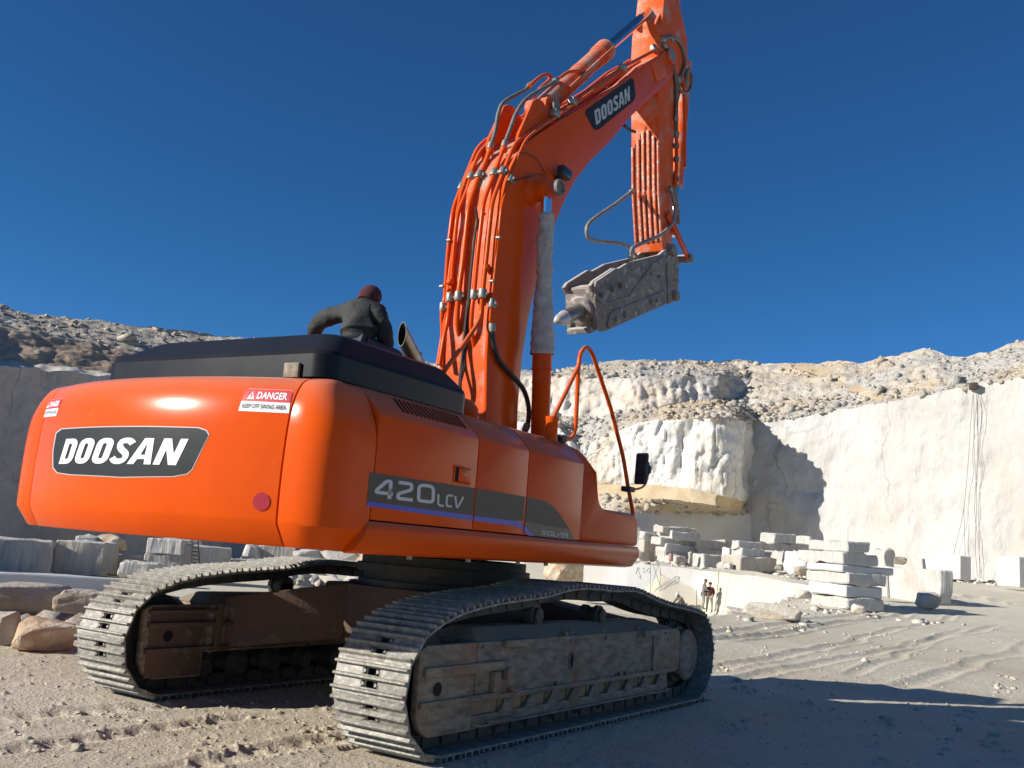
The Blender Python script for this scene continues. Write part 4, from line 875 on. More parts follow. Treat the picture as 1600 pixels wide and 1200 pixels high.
def sticker(q, left=False):
    # q: picture corners, bottom left, bottom right, top right, top left
    c = [Vector(RP(*p)) for p in q]
    def f(u, w): a = c[0]*(1-u)+c[1]*u; b = c[3]*(1-u)+c[2]*u; return a*(1-w)+b*w
    st = rear_patch('warning_sticker', [tuple(f(u, w)) for u, w in ((0, 0), (1, 0), (1, .92), (.95, 1), (.05, 1), (0, .9))], WHITE, .003)
    rear_patch('red_band', [tuple(f(u, w)) for u, w in ((.005, .45), (.995, .45), (.995, .91), (.95, .99), (.05, .99), (.005, .9))], REDD, .0045, st)
    rear_patch('warning_triangle', [tuple(f(u, w)) for u, w in ((.10, .53), (.26, .53), (.18, .88))], WHITE, .006, st)
    rear_patch('exclamation_mark', [tuple(f(u, w)) for u, w in ((.17, .60), (.19, .60), (.192, .78), (.168, .78))], REDD, .0072, st)
    def fn(u0, u1, w0, w1): return lambda u, w: rear_pt(*f(u0+(u1-u0)*u, w0+(w1-w0)*w), .006)
    place_text('sticker_lettering', 'DANGER', fn(.30, .93, .55, .87), WHITE, st, .03)
    place_text('sticker_lettering', 'KEEP OFF SWING AREA', fn(.05, .94, .14, .33), INK, st, .015)
sticker([(373, 642), (452, 646), (459, 610), (386, 607)])
sticker([(69, 652), (88, 650), (99, 622), (76, 626)])
# red reflectors
for px, py in ((409, 784), (42, 766)):
    P = on_rear(px, py); r_ = .052
    rear_patch('reflector', [(P[1]+r_*math.cos(a), P[2]+r_*math.sin(a)) for a in [2*math.pi*k/28 for k in range(28)]], REFLECT, .005)
b = MB(); q = on_rear(480, 622)
# ------------------------------------------------------------------ side doors, skirt and nose
XS = [-3.012, -1.875, -1.155, -.215]
sec = [(-1.497, 1.497), (-1.497, 2.128), (-1.488, 2.150), (-1.325, 2.306), (-1.30, 2.318), (-1.15, 2.322), (-1.15, 2.28), (-1.30, 2.27), (-1.45, 2.12), (-1.45, 1.497)]
doors = []
for i, (a, bx) in enumerate(zip(XS[:-1], XS[1:])):
    b = MB(); b.prismx(sec, a+.005, bx-.005); doors.append(b.build('side_door', ORANGE, EX, up=True, bevel=.006, seg=2))
b = MB(); b.prismx([(-1.44, 1.3), (-1.44, 2.11), (-1.29, 2.26), (-1.1, 2.265), (-1.1, 1.3)], -3.0, -.25); b.build('inner_wall', DARK, EX, up=True)
# left-hand flank (not in view from here)
b = MB(); b.prismx([(-y, z) for y, z in sec], -3.007, -.9); b.build('side_door', ORANGE, EX, up=True, bevel=.006)
# vent slots: black strips as painted shade, with raised louvres in the first door
SLOPE0, SLOPE1 = Vector((0, -1.488, 2.150)), Vector((0, -1.325, 2.306)); sd = (SLOPE1-SLOPE0).normalized(); sn = Vector((0, sd.z, -sd.y))*-1
sn = Vector((0, -sd.z, sd.y))
for k in range(16):
    x = -2.70+k*.0475; c = Vector((x, 0, 0))+SLOPE0*.42+SLOPE1*.58
    b = MB(); b.obox(c+sn*.001, (1, 0, 0), sd, sn, .0115, .066, .002); s_ = b.build('vent_slot_shade', DARK, doors[0], bevel=.0)
    b = MB(); b.obox(c+Vector((.017, 0, 0))+sn*.002, (1, 0, 0), sd, sn, .005, .068, .005); b.build('louvre', ORANGE, doors[0], bevel=.002, seg=1)
# door latch
def sideP(px, py, off=0): return UY(px, py, -1.497-off)
a, c = sideP(711, 729), sideP(733, 755)
lx0, lx1, lz0, lz1 = a.x, c.x, min(a.z, c.z)-.005, max(a.z, c.z)
b = MB(); b.box(lx0-.012, lx1+.012, -1.503, -1.4965, lz0-.012, lz1+.012); lt = b.build('latch_frame', ORANGE, doors[0], bevel=.003)
b = MB(); b.box(lx0, lx1, -1.5045, -1.502, lz0, lz1); b.build('latch_recess_shade', DARK, lt)  # flat black plate, painted shade of the recess behind the paddle
b = MB(); b.box(lx0+.035, lx1-.004, -1.513, -1.503, lz0+.004, lz1-.004); b.build('latch_paddle', ORANGE, lt, bevel=.004)
b = MB(); b.cyl(((lx0+lx1)/2+.015, -1.516, lz1-.04), ((lx0+lx1)/2+.015, -1.511, lz1-.04), .012, n=14); b.build('lock', STEEL, lt)
# skirt
sk = [(-1.40, 1.288), (-1.475, 1.305), (-1.517, 1.40), (-1.517, 1.455), (-1.497, 1.489), (-1.40, 1.489)]
b = MB(); n = len(sk); b.prismx(sk, -3.03, 1.0)
for i, v in enumerate(b.v):
    x, y, z = v
    if x < -3: b.v[i] = (x-(1.489-z)*.45, y, z)
    else: b.v[i] = (x-max(0, 1.36-z)*1.0, y, z)
b.build('skirt', ORANGE, EX, up=True, bevel=.008)
b = MB(); b.prismx([(-y, z) for y, z in sk], -3.03, 1.0); b.build('skirt', ORANGE, EX, up=True, bevel=.008)
b = MB(); b.box(-2.98, .92, -1.395, 1.395, 1.294, 1.36); b.box(-2.9, -.9, -1.1, 1.3, 1.36, 2.26); b.box(-3.0, -.95, -1.15, 1.4, 2.262, 2.30); b.box(-.95, .35, -1.12, -.55, 1.36, 2.25); b.build('deck_frame', BLACK, EX, up=True)
for sx in (-2.45, -1.75, -1.05, -.6):
    b = MB(); b.cyl((sx, -1.40, 1.27), (sx, -1.40, 1.295), .018, n=8); b.build('bolt', STEEL, EX, up=True)
# nose: falls from the door line down to a rounded tool box
nose = [(-.205, 1.492), (-.205, 2.317), (-.03, 2.288), (.03, 2.235), (.065, 2.10), (.09, 1.95), (.13, 1.85), (.20, 1.80), (.30, 1.79), (.88, 1.79), (.965, 1.765), (1.0, 1.70), (1.005, 1.492)]
b = MB(); nn_ = len(nose)
for y, ins in ((-1.497, 0), (-.62, 0)): b.v += [(x, y, z) for x, z in nose]
b.f = [list(range(nn_)), list(range(2*nn_-1, nn_-1, -1))]+[(i, i+nn_, (i+1) % nn_+nn_, (i+1) % nn_) for i in range(nn_)]; b.mi = [0]*len(b.f)
# lean the upper edge of the nose inwards like the doors
for i, (x, y, z) in enumerate(b.v):
    if y < -1.4 and z > 2.14: b.v[i] = (x, -1.497+(z-2.13)*1.06, z)
b2 = b.build('nose_box', ORANGE, EX, up=True, bevel=.035, seg=4, ang=50)
# stripe decals, one per door
def decal(name, px, m, parent, off=.0025, th=.001):
    pts = [sideP(*q, off) for q in px]; b = MB(); b.slab(pts, (0, 1, 0), th); return b.build(name, m, parent, smooth=False)
decal('stripe', [(577.8, 738), (742.6, 762.6), (738.6, 805), (573.8, 783)], GREYDECAL, doors[0])
decal('stripe', [(745.4, 763), (820.5, 776), (817.5, 814), (803, 813.5), (741, 806)], GREYDECAL, doors[1])
decal('stripe', [(824, 777), (838, 779.5), (851.5, 783), (861, 788.5), (868, 795), (876, 805), (884, 817.5), (889.5, 827), (820.5, 814.5)], GREYDECAL, doors[2])
decal('blue_stripe', [(573.6, 783.2), (738.4, 805.4), (737.8, 813.5), (573, 790.5)], BLUE, doors[0], .003)
decal('blue_stripe', [(741, 806.2), (803, 813.7), (811, 815.2), (817.3, 819), (816, 828), (806, 822.5), (740.4, 813.8)], BLUE, doors[1], .003)
decal('blue_stripe', [(820, 821), (828, 829), (834, 837.5), (826, 836.7), (818.8, 831)], BLUE, doors[2], .0035)
decal('dark_stripe', [(820.4, 815), (889.6, 827.4), (899, 844.3), (834.2, 837.3), (828.2, 828.8), (820, 820)], BLACKD, doors[2], .003)
def plane_fn(q, off=.005):
    c = [sideP(*p, off) for p in q]
    return lambda u, w: (c[0]*(1-u)+c[1]*u)*(1-w)+(c[3]*(1-u)+c[2]*u)*w
# "420": rounded technical figures drawn as thick strokes
def stroke_text(strokes, hw):
    bm = bmesh.new()
    for s in strokes:
        P = [Vector(p) for p in s]; L, Q = [], []
        closed = (P[0]-P[-1]).length < 1e-6
        for k in range(len(P)):
            if closed: a, c = P[(k-1) % (len(P)-1)], P[(k+1) % (len(P)-1)]
            else: a, c = P[max(k-1, 0)], P[min(k+1, len(P)-1)]
            d1 = (P[k]-a); d2 = (c-P[k])
            d1 = d1.normalized() if d1.length > 1e-9 else d2.normalized(); d2 = d2.normalized() if d2.length > 1e-9 else d1
            d = (d1+d2).normalized(); nn = Vector((-d.y, d.x)); mlt = 1/max(.5, math.sqrt((1+d1.dot(d2))/2)); L.append(P[k]+nn*hw*mlt); Q.append(P[k]-nn*hw*mlt)
        vl = [bm.verts.new((*p, 0)) for p in L]; vq = [bm.verts.new((*p, 0)) for p in Q]
        for k in range(len(P)-1): bm.faces.new([vl[k], vl[k+1], vq[k+1], vq[k]])
    me = bpy.data.meshes.new('lettering'); bm.to_mesh(me); bm.free(); return me
def rnd(pts, r=.14, k=4): return [tuple(p[:2]) for p in fillet([(x, y, 0) for x, y in pts], r, k)]
def norm_me(me):
    xs = [v.co.x for v in me.vertices]; ys = [v.co.y for v in me.vertices]
    for v in me.vertices: v.co = ((v.co.x-min(xs))/(max(xs)-min(xs)), (v.co.y-min(ys))/(max(ys)-min(ys)), 0)
    return me
o0 = rnd([(2.9, .0), (3.35, 0), (3.35, 1), (2.45, 1), (2.45, 0), (2.9, 0)], .3, 5)
s420 = [rnd([(.78, -.09), (.78, .55)], .1), rnd([(.95, .24), (.05, .24), (.05, .38), (.55, 1), (.78, 1), (.78, .3)], .14), rnd([(1.22, 1), (2.0, 1), (2.0, .62), (1.25, .3), (1.25, 0), (2.12, 0)], .22), o0]
place_text('model_number', '', plane_fn([(584, 777.5), (679, 787.5), (680, 758), (588, 747)]), SILVER, doors[0], me=norm_me(stroke_text(s420, .105)))
sL = [rnd([(0, 1), (0, 0), (.55, 0)], .25), rnd([(1.35, 1), (.8, 1), (.8, 0), (1.35, 0)], .3), rnd([(1.55, 1), (1.85, 0), (1.98, 0), (2.35, 1)], .1)]
place_text('model_letters', '', plane_fn([(683, 791), (722, 794.5), (726, 775), (683.5, 770.5)]), SILVER, doors[0], me=norm_me(stroke_text(sL, .09)))
sS = [rnd([(.8, 1), (.15, 1), (.05, .55), (.7, .5), (.6, 0), (-.1, 0)], .12), rnd([(1.4, 0), (1.75, 0), (1.85, 1), (1.15, 1), (1.05, 0), (1.4, 0)], .15), rnd([(2.2, 1), (2.08, 0), (2.7, 0)], .1),
      [(2.85, 0), (3.45, 1), (3.65, 1), (3.75, 0)], rnd([(4.0, 0), (4.1, 1), (4.75, 1), (4.72, .5), (4.2, .45)], .12), [(4.3, .45), (4.85, 0)]]
place_text('series_lettering', '', plane_fn([(845, 835), (887, 841), (888.5, 833.5), (846, 829)]), SILVER, doors[2], me=norm_me(stroke_text(sS, .085)))

# ------------------------------------------------------------------ black cowl over the engine
hood = MB()
rings = [(2.326, 0, 0, 0), (2.47, 0, .0, 0), (2.50, .01, .02, .01), (2.622, .10, .17, .15), (2.642, .135, .20, .19), (2.650, .19, .26, .26)]
def hood_ring(z, iy, ixr, ixf):
    x0, x1, y0, y1 = -3.30+ixr, -1.70-ixf*1.0, -1.285+iy, .80-iy*2.2; r = .13
    P = []
    for cx, cy, a0 in ((x1-r, y0+r, -90), (x1-r, y1-r, 0), (x0+r, y1-r, 90), (x0+r, y0+r, 180)):
        for k in range(10): a = R_(a0+90*k/9); P.append((cx+r*math.cos(a), cy+r*math.sin(a), z))
    return P
for r in rings: hood.v += hood_ring(*r)
n = 40
for j in range(len(rings)-1): hood.f += [(j*n+i, j*n+(i+1) % n, (j+1)*n+(i+1) % n, (j+1)*n+i) for i in range(n)]
hood.f += [list(range(n)), [(len(rings)-1)*n+i for i in range(n)]]; hood.mi = [0]*len(hood.f)
hd = hood.build('engine_cowl', BLACK, EX, up=True, ang=13)
b = MB(); q = UX(456, 578, -3.315); b.box(-3.325, -3.302, q.y-.06, q.y+.06, 2.32, q.z+.045); b.build('cowl_hinge', FRAME, hd, bevel=.004)
# exhaust with slanted mouth, small box beside it
ep = UX(628, 522, -1.55); ez = 2.6
b = MB(); c0 = Vector((-1.30, ep.y+.06, 2.45)); pts = [c0, c0+Vector((0, 0, .22)), c0+Vector((-.06, -.015, .34)), Vector((-1.50, ep.y, ep.z+.0))]
ax = (Vector((-1.52, ep.y-.02, ep.z))-Vector((-1.22, ep.y+.14, ep.z-.42))).normalized(); ax = Vector((-.77, 0, .64)).normalized(); nn2 = (Vector((-.90, .38, -.14))).normalized()
ring = []; n = 24; ub = ax.orthogonal().normalized(); vb = ax.cross(ub); b = MB()
for L, r in ((0, .064), (0, .057)):
    for k in range(n):
        a = 2*math.pi*k/n; o_ = (ub*math.cos(a)+vb*math.sin(a))*r; sh_ = -o_.dot(nn2)/ax.dot(nn2); b.v.append(ep+o_+ax*sh_)
for k in range(n): a = 2*math.pi*k/n; b.v.append(ep+(ub*math.cos(a)+vb*math.sin(a))*.064-ax*.8)
for k in range(n): a = 2*math.pi*k/n; b.v.append(ep+(ub*math.cos(a)+vb*math.sin(a))*.057-ax*.6)
for k in range(n):
    j = (k+1) % n; b.f += [(k, j, n+j, n+k), (k, j, 2*n+j, 2*n+k), (n+k, n+j, 3*n+j, 3*n+k)]
b.mi = [0, 0, 1]*n; b.f += [[3*n+k for k in range(n)]]; b.mi += [1]
b.build('exhaust_pipe', [mat('tarnished_exhaust', (.5, .42, .3), (.35, .28, .2), 12, .32, .85), DARK], EX, up=True)
q = UX(652, 556, -1.25); b = MB(); b.box(-1.30, -1.22, q.y-.03, q.y+.06, 2.3, q.z+.035); b.build('vent_box', STEEL, EX, up=True, bevel=.006)
# deck clutter between cowl and boom
b = MB(); b.lathe((-.9, -.95, 2.30), (0, 0, 1), [(0, .09), (.03, .09), (.03, .075), (.07, .075), (.08, .06)], 20); b.build('filler_cap', BLACK, EX, up=True)
b = MB(); b.lathe((-.55, -.45, 1.9), (0, 0, 1), [(0, .14), (.58, .14), (.68, .12), (.74, .07), (.76, .02)], 24); b.build('air_tank', ORANGE, EX, up=True)
# ------------------------------------------------------------------ cab on the far side
cab = MB(); cab.prism([(.30, 1.40), (1.45, 1.40), (1.72, 1.62), (1.70, 2.2), (1.25, 3.02), (1.12, 3.10), (.38, 3.10), (.30, 3.02)], .50, 1.47); cabo = cab.build('cab', ORANGE, EX, up=True, bevel=.03)
for y, d in ((.498, -1), (1.472, 1)):
    b = MB(); b.prism([(.42, 2.05), (1.60, 2.05), (1.18, 2.97), (.42, 2.97)], min(y, y+d*.004), max(y, y+d*.004)); b.build('side_window', GLASS, cabo)
b = MB(); b.slab([(1.712, .58, 1.75), (1.712, 1.39, 1.75), (1.704, 1.39, 2.2), (1.704, .58, 2.2)], (1, 0, 0), .005); b.slab([(1.69, .58, 2.22), (1.69, 1.39, 2.22), (1.275, 1.39, 2.98), (1.275, .58, 2.98)], (.88, 0, .48), .008); b.build('windscreen', GLASS, cabo)
b = MB(); b.box(.294, .299, .62, 1.35, 2.35, 2.95); b.build('rear_window', GLASS, cabo)

# ------------------------------------------------------------------ boom
rear = [(.02, 1.8), (-.06, 2.3), (-.114, 2.786), (-.155, 3.15), (-.166, 3.45), (-.158, 3.85), (-.15, 4.27), (-.128, 4.595), (-.075, 4.83), (.002, 5.024), (.085, 5.17), (.187, 5.296), (.40, 5.49), (.854, 5.85), (1.462, 6.307), (2.339, 6.982), (2.932, 7.509), (3.40, 7.86), (3.56, 7.99), (3.69, 8.07)]
under = [(3.80, 8.06), (3.86, 7.97), (3.86, 7.86), (3.786, 7.76), (3.389, 7.398), (2.637, 6.742), (2.086, 6.176), (1.634, 5.769), (1.277, 5.386), (1.07, 5.08), (.907, 4.777), (.734, 4.425), (.602, 4.043), (.50, 3.65), (.44, 3.25), (.425, 2.8), (.449, 2.4), (.5, 1.8)]
BY0, BY1 = -.40, .13
b = MB(); b.prism([(x+.012*0, z) for x, z in rear+under], BY0+.028, BY1-.028)
boom = b.build('boom', ORANGE_DIRTY, EX, up=True, ang=30)
def inset_poly(rear, under, d):           # side plates stand proud of the box
    return rear+under
for y0, y1 in ((BY0, BY0+.03), (BY1-.03, BY1)):
    b = MB(); pts = [Vector((x, 0, z)) for x, z in rear+under]; c = Vector((0, 0, 0)); out = []
    n = len(pts)
    for i, p in enumerate(pts):
        t = (pts[(i+1) % n]-pts[i-1]).normalized(); nv = Vector((-t.z, 0, t.x)); out.append(p+nv*.022)
    b.prism([(p.x, p.z) for p in out], y0, y1); b.build('side_plate', ORANGE, boom, bevel=.004, ang=30)
# cast tip and foot details on the near side
def disc(px, py, y, r, d, name, m, par, ring=None):
    q = UY(px, py, y); b = MB(); b.cyl((q.x, y, q.z), (q.x, y-d, q.z), r, n=28); o = b.build(name, m, par, bevel=.004)
    if ring: b = MB(); b.lathe((q.x, y-d, q.z), (0, -1, 0), [(0, r*.8), (.006, r*.8), (.006, r*.3), (0.003, r*.3)], 24); b.build('pin_cap', ring, o)
    return o
disc(1047.5, 88, BY0-.022+.02, .105, .035, 'pin_boss', ORANGE_DIRTY, boom, STEEL)
b = MB(); b.slab([UY(*q, BY0-.001) for q in ((1016, 98), (1034, 88), (1042, 118), (1026, 128))], (0, -1, 0), .006); b.build('doubler_plate', ORANGE_DIRTY, boom, bevel=.002)
# name panel on the boom
bp = [(914, 177), (917, 170), (986, 122), (990, 124), (993, 150), (990, 158), (936, 202), (929, 203), (925, 198)]
b = MB(); b.slab([UY(*q, BY0-.0015) for q in bp], (0, -1, 0), .002); npl = b.build('name_panel', CHARCOAL, boom, smooth=False)
qd = [UY(*q, BY0-.006) for q in ((930, 201), (988, 158), (985, 129), (923, 172))]
bl = lambda u, w: (qd[0]*(1-u)+qd[1]*u)*(1-w)+(qd[3]*(1-u)+qd[2]*u)*w
place_text('panel_lettering', '', lambda u, w: bl(.04+.90*u, .12+.74*w), SILVER, boom, me=glyphs('DOOSAN'), slant=.03)
# boom cylinder pin boss and the lamp beside it
PX, PZ = .40, 4.93
b = MB(); b.lathe((PX, BY0+.02, PZ), (0, -1, 0), [(0, .17), (.06, .15), (.10, .118), (.20, .118), (.21, .10)], 32); bs = b.build('cylinder_boss', ORANGE, boom, up=False)
b = MB(); b.lathe((PX, -.70, PZ), (0, -1, 0), [(0, .085), (.035, .085), (.045, .075), (.045, .055), (.03, .05), (.03, .0)], 28); b.build('pin_cap', HOSE, bs)
q = UY(882, 271, -.50); b = MB(); b.box(q.x-.10, q.x+.10, -.54, -.46, q.z-.05, q.z+.06); wl = b.build('work_lamp', RUBBER, boom, bevel=.012)
b = MB(); b.box(q.x-.03, q.x+.03, -.47, -.40, q.z-.08, q.z-.02); b.build('lamp_bracket', RUBBER, boom)
b = MB(); b.box(q.x-.085, q.x+.085, -.546, -.539, q.z-.04, q.z+.045); b.build('lamp_glass', GLASS, wl, bevel=.003)
def cyl_part(name, p0, p1, r, m, par, prof=None, n=28, up=True):
    b = MB(); p0, p1 = Vector(p0), Vector(p1); L = (p1-p0).length
    b.lathe(p0, p1-p0, prof if prof else [(0, r), (L, r)], n); return b.build(name, m, par, up=up)
# boom cylinders: barrel, gland, wrapped rod, rod eye
for yc, near in ((-.575, True), (.305, False)):
    top = Vector((PX, yc, PZ)); q1 = UY(843.5, 690, -.575); bot = Vector((q1.x, yc, q1.z)); d = (bot-top).normalized(); bot = bot+d*.75; L = (bot-top).length
    g0 = (Vector((UY(843, 548, -.575).x, yc, UY(843, 548, -.575).z))-top).length
    cy = cyl_part('boom_cylinder', top+d*g0, bot, .1, ORANGE, EX, [(0, .05), (0, .098), (.16, .098), (.165, .106), (.185, .106), (.19, .094), (.30, .094), (.305, .100), (.32, .092), (L-g0, .092)])
    b = MB(); b.cyl(top, top+d*(g0+.1), .055, n=24); b.build('piston_rod', CHROME, cy)
    b = MB(); b.lathe((PX, yc-.055, PZ), (0, 1, 0), [(0, .10), (.11, .10)], 26); b.build('rod_eye', ORANGE, cy)
    if near:
        NU, NV = 40, 150; a0 = .24; V = []
        u_ = d.orthogonal().normalized(); v_ = d.cross(u_); LL = g0-a0+.03
        tt = np.linspace(0, 1, NV); th = np.linspace(0, 2*math.pi, NU, endpoint=False)
        TT, TH = np.meshgrid(tt, th, indexing='ij'); Q = np.stack([np.cos(TH)*1.3, np.sin(TH)*1.3, TT*LL*9], -1); Q2 = np.stack([np.cos(TH)*1.6, np.sin(TH)*1.6, TT*LL*26], -1)
        rr = .068+.040*sstep(.35, .95, TT)+.016*fbm(Q*.8, 3, 5)+.011*ridged(Q*np.array([.8, .8, 1.6]), 3, 4)+.007*ridged(Q2, 3, 6)+.004*np.sin(TT*LL*math.pi*2/.11+3.4*np.sin(TH)+6*TT)*sstep(.1, .3, TT)
        rr *= 1-.25*sstep(.0, .02, .02-TT); z = (np.array(top)+np.array(d)*a0)[None, None]+TT[..., None]*LL*np.array(d)+rr[..., None]*(np.cos(TH)[..., None]*np.array(u_)+np.sin(TH)[..., None]*np.array(v_))
        i = np.arange(NV-1)[:, None]*NU+np.arange(NU)[None]; j = np.arange(NV-1)[:, None]*NU+(np.arange(NU)[None]+1) % NU
        Fq = np.stack([i.ravel(), j.ravel(), (j+NU).ravel(), (i+NU).ravel()], 1); npmesh('cloth_wrap', z, Fq, WRAP, cy)
# arm cylinder over the boom
CY = -.135
e0 = UY(844, 171, CY); e1 = UY(948, 76, CY); e2 = UY(1032, 3, CY); ad = (e1-e0).normalized(); L1 = (e1-e0).length
ac = cyl_part('arm_cylinder', e0, e1, .115, ORANGE_DIRTY, EX, [(.0, .10), (.12, .11), (.16, .112), (L1-.30, .112), (L1-.295, .128), (L1-.05, .132), (L1-.04, .12), (L1, .11), (L1, .06)], 32)
b = MB(); b.cyl(e1-ad*.1, e2, .064, n=24); b.build('piston_rod', CHROME, ac)
b = MB(); b.lathe((e0.x, CY-.13, e0.z), (0, 1, 0), [(0, .115), (.26, .115)], 28); b.build('cylinder_eye', ORANGE_DIRTY, ac)
b = MB(); b.lathe((e2.x, CY-.09, e2.z), (0, 1, 0), [(0, .11), (.18, .11)], 24); b.build('cylinder_eye', ORANGE_DIRTY, ac)
for y in (-.325, .025):
    b = MB(); P = [UY(*q, -.33) for q in ((803, 243), (812, 208), (834, 157), (840, 154), (849, 158), (858, 172), (868, 192), (874, 199), (868, 215))]
    b.prism([(p.x, p.z) for p in P], y, y+.035); b.build('clevis_plate', ORANGE, boom, bevel=.005)
b = MB(); b.lathe((e0.x, -.325, e0.z), (0, -1, 0), [(0, .07), (.02, .07), (.02, .0)], 24); b.build('clevis_pin', HOSE, boom)
o2 = Vector((-ad.z, 0, ad.x))
for yy, k0, k1 in ((-.27, .55, L1-.1), (.0, .55, L1-.1)): b = MB(); b.tube([e0+ad*k0+Vector((0, yy-CY, 0))+o2*.02, e0+ad*k1+Vector((0, yy-CY, 0))+o2*.02], .02, smooth=False); b.build('cylinder_pipe', ORANGE_DIRTY, ac)
for k in (.55, L1*.55, L1-.34): b = MB(); b.lathe(e0+ad*k, ad, [(0, .118), (.035, .118)], 28); b.build('cylinder_band', ORANGE_DIRTY, ac)
# ------------------------------------------------------------------ steel pipes, clamps, hoses and wires up the boom
def pxpath(pts, y, fn=UY): return [fn(p[0], p[1], p[2] if len(p) > 2 else y) for p in pts]
pipes = [
 (.145, .0205, [(684, 570), (692, 520), (690, 493), (692, 480), (695, 467), (700.6, 385), (708, 326), (721, 291.5), (745, 233), (756, 221), (790, 201), (830, 172)]),
 (.07, .0205, [(687, 570), (693, 530), (700, 500), (703, 465), (706, 440), (707.5, 415), (714.7, 333), (732, 291.5), (737, 268), (748, 239.5), (760, 226.5), (800, 200), (840, 170)]),
 (-.05, .026, [(742.5, 652), (741, 594), (734, 576), (723, 540), (713.6, 510), (716, 463), (724, 404), (733, 320), (747, 278.5), (755, 263), (764.5, 238)]),
 (-.23, .0215, [(756.5, 650), (755, 592), (744, 555), (735.6, 512), (738, 480), (741, 458), (747, 393), (756, 313), (772, 272), (786, 234)]),
 (-.33, .0215, [(694, 580), (723, 540), (745, 508), (752, 493), (754, 459), (762, 385), (769, 315), (786, 270), (804, 224), (827, 207), (873, 175), (923, 138), (977, 103), (1023, 79), (1030, 73)]),
 (-.405, .0145, [(766, 505), (766, 500), (768, 474), (777.5, 387), (784, 317.5), (797, 283), (803.5, 263), (812, 238), (822, 217), (845, 198), (873, 180), (925, 143), (975, 108)]),
 (-.20, .024, [(857, 199), (920, 153), (985, 107)]),
 (-.27, .018, [(868, 186), (905, 158), (950, 127), (1000, 96)])]
for y, r, pts in pipes:
    b = MB(); b.tube(fillet(pxpath(pts, y), .12, 5), r, n=12, smooth=False); b.build('steel_pipe', ORANGE, EX, up=True)
def clamp(px, py, y, r, px2, py2):
    a = UY(px, py, y); c = UY(px2, py2, y); t = (c-a).normalized(); b = MB()
    b.lathe(a-t*.045, t, [(0, r), (.008, r+.004), (.082, r+.004), (.09, r)], 16); b.cyl(a+Vector((.0, 0, 0)), a+Vector((.09, 0, 0)), .014, n=8)
    b.lathe(a-t*.012-Vector((0, r+.014, 0)), (0, 0, 1), [(0, .012), (.024, .012)], 8)
    b.build('pipe_clamp', STEEL, EX, up=True)
for px, py, y, r in ((692, 480, .145, .03), (703, 465, .07, .034), (716.5, 463, -.05, .038), (740.6, 460.5, -.23, .034), (754, 459, -.33, .036), (768.5, 474, -.405, .03)): clamp(px, py, y, r, px+1, py-12)
for px, py, y, r in ((721.4, 291.5, .145, .03), (736, 276, .07, .034), (749, 274, -.05, .038), (772.5, 270, -.23, .034), (785.5, 268, -.33, .036), (797.4, 280, -.405, .03)): clamp(px, py, y, r, px+5, py-11)
for px, py, y in ((703.5, 440, .07), (760, 418, -.33), (765.5, 236, -.05), (787, 233, -.23)):
    a = UY(px, py, y); b = MB(); b.lathe(a-Vector((0, 0, .03)), (.15, 0, 1), [(0, .034), (.02, .04), (.045, .04), (.06, .03)], 14); b.build('pipe_coupling', ORANGE, EX, up=True, bevel=.003)
for px, py, y in ((701, 376, .145), (778, 372, -.42), (768, 440, -.42), (690, 448, .145)):
    a = UY(px, py, y); b = MB(); b.cyl(a+Vector((-.01, -.03, 0)), a+Vector((-.01, .01, 0)), .017, n=12); b.build('pipe_nipple', STEEL, EX, up=True)
for y, r, pts, m in [
 (-.05, .021, [(765, 233), (771, 215), (775, 200), (778, 180), (785, 162), (806.7, 148), (821.7, 140), (830, 131)], HOSE),
 (-.23, .021, [(786.7, 230), (796.7, 203), (806.7, 177), (820, 157), (840, 143), (860, 132), (871, 124)], HOSE),
 (-.44, .024, [(769, 505), (770, 529), (778, 559), (797.5, 584), (818, 609), (826, 636), (825, 661), (820, 673)], RUBBER),
 (-.38, .026, [(1034, 62), (1047, 58), (1060, 64), (1068, 82), (1070, 100), (1064, 120), (1058, 140), (1057, 215)], HOSE),
 (-.39, .024, [(1036, 68), (1048, 84), (1053, 110), (1057, 135), (1056.5, 190)], HOSE),
 (-.40, .024, [(1060, 120), (1062, 140), (1072, 145), (1079, 136), (1080, 118), (1076, 108), (1072, 116), (1071, 135)], HOSE),
 (-.42, .024, [(1046, 292), (1050, 303), (1055, 325), (1052, 345), (1035, 365), (1008, 378), (988, 388), (985, 398), (987, 407)], HOSE_PALE),
 (-.02, .024, [(989, 298), (960, 320), (928, 342), (917, 355), (918, 370), (935, 377), (965, 380), (982, 386), (990, 396), (994, 404)], HOSE_PALE),
 (-.30, .02, [(975, 196), (984, 203), (992, 206)], RUBBER)]:
    b = MB(); b.tube(pxpath(pts, y), r, n=12); b.build('hydraulic_hose', m, EX, up=True)
    if m is not RUBBER or y < -.4:
        P = pxpath(pts, y)
        for a, c in ((P[0], P[1]), (P[-1], P[-2])): b = MB(); b.lathe(a, c-a, [(0, r+.008), (.03, r+.012), (.075, r+.012), (.08, r+.004)], 12); b.build('hose_fitting', STEEL, EX, up=True)
b = MB(); b.tube(pxpath([(828, 134), (840, 123), (851, 117), (860, 118), (858, 125), (842, 140), (834, 152)], -.1), .02, n=10); b.tube(pxpath([(874, 122), (888, 113), (905, 111), (918, 110), (928, 100), (950, 90)], -.24), .02, n=10); b.build('steel_pipe', ORANGE, EX, up=True)
for pts, y in (([(743, 324), (746, 343.5), (743, 361), (737, 415), (732, 467), (728, 500), (722, 560), (718, 610), (727, 645)], -.15), ([(731, 470), (727, 520), (726, 570), (717, 615), (735, 640), (742, 645)], -.14), ([(733, 468), (730, 530), (720, 590), (722, 625), (736, 650)], -.16)):
    b = MB(); b.tube(pxpath(pts, y), .013, n=8); b.build('black_cable', RUBBER, EX, up=True)
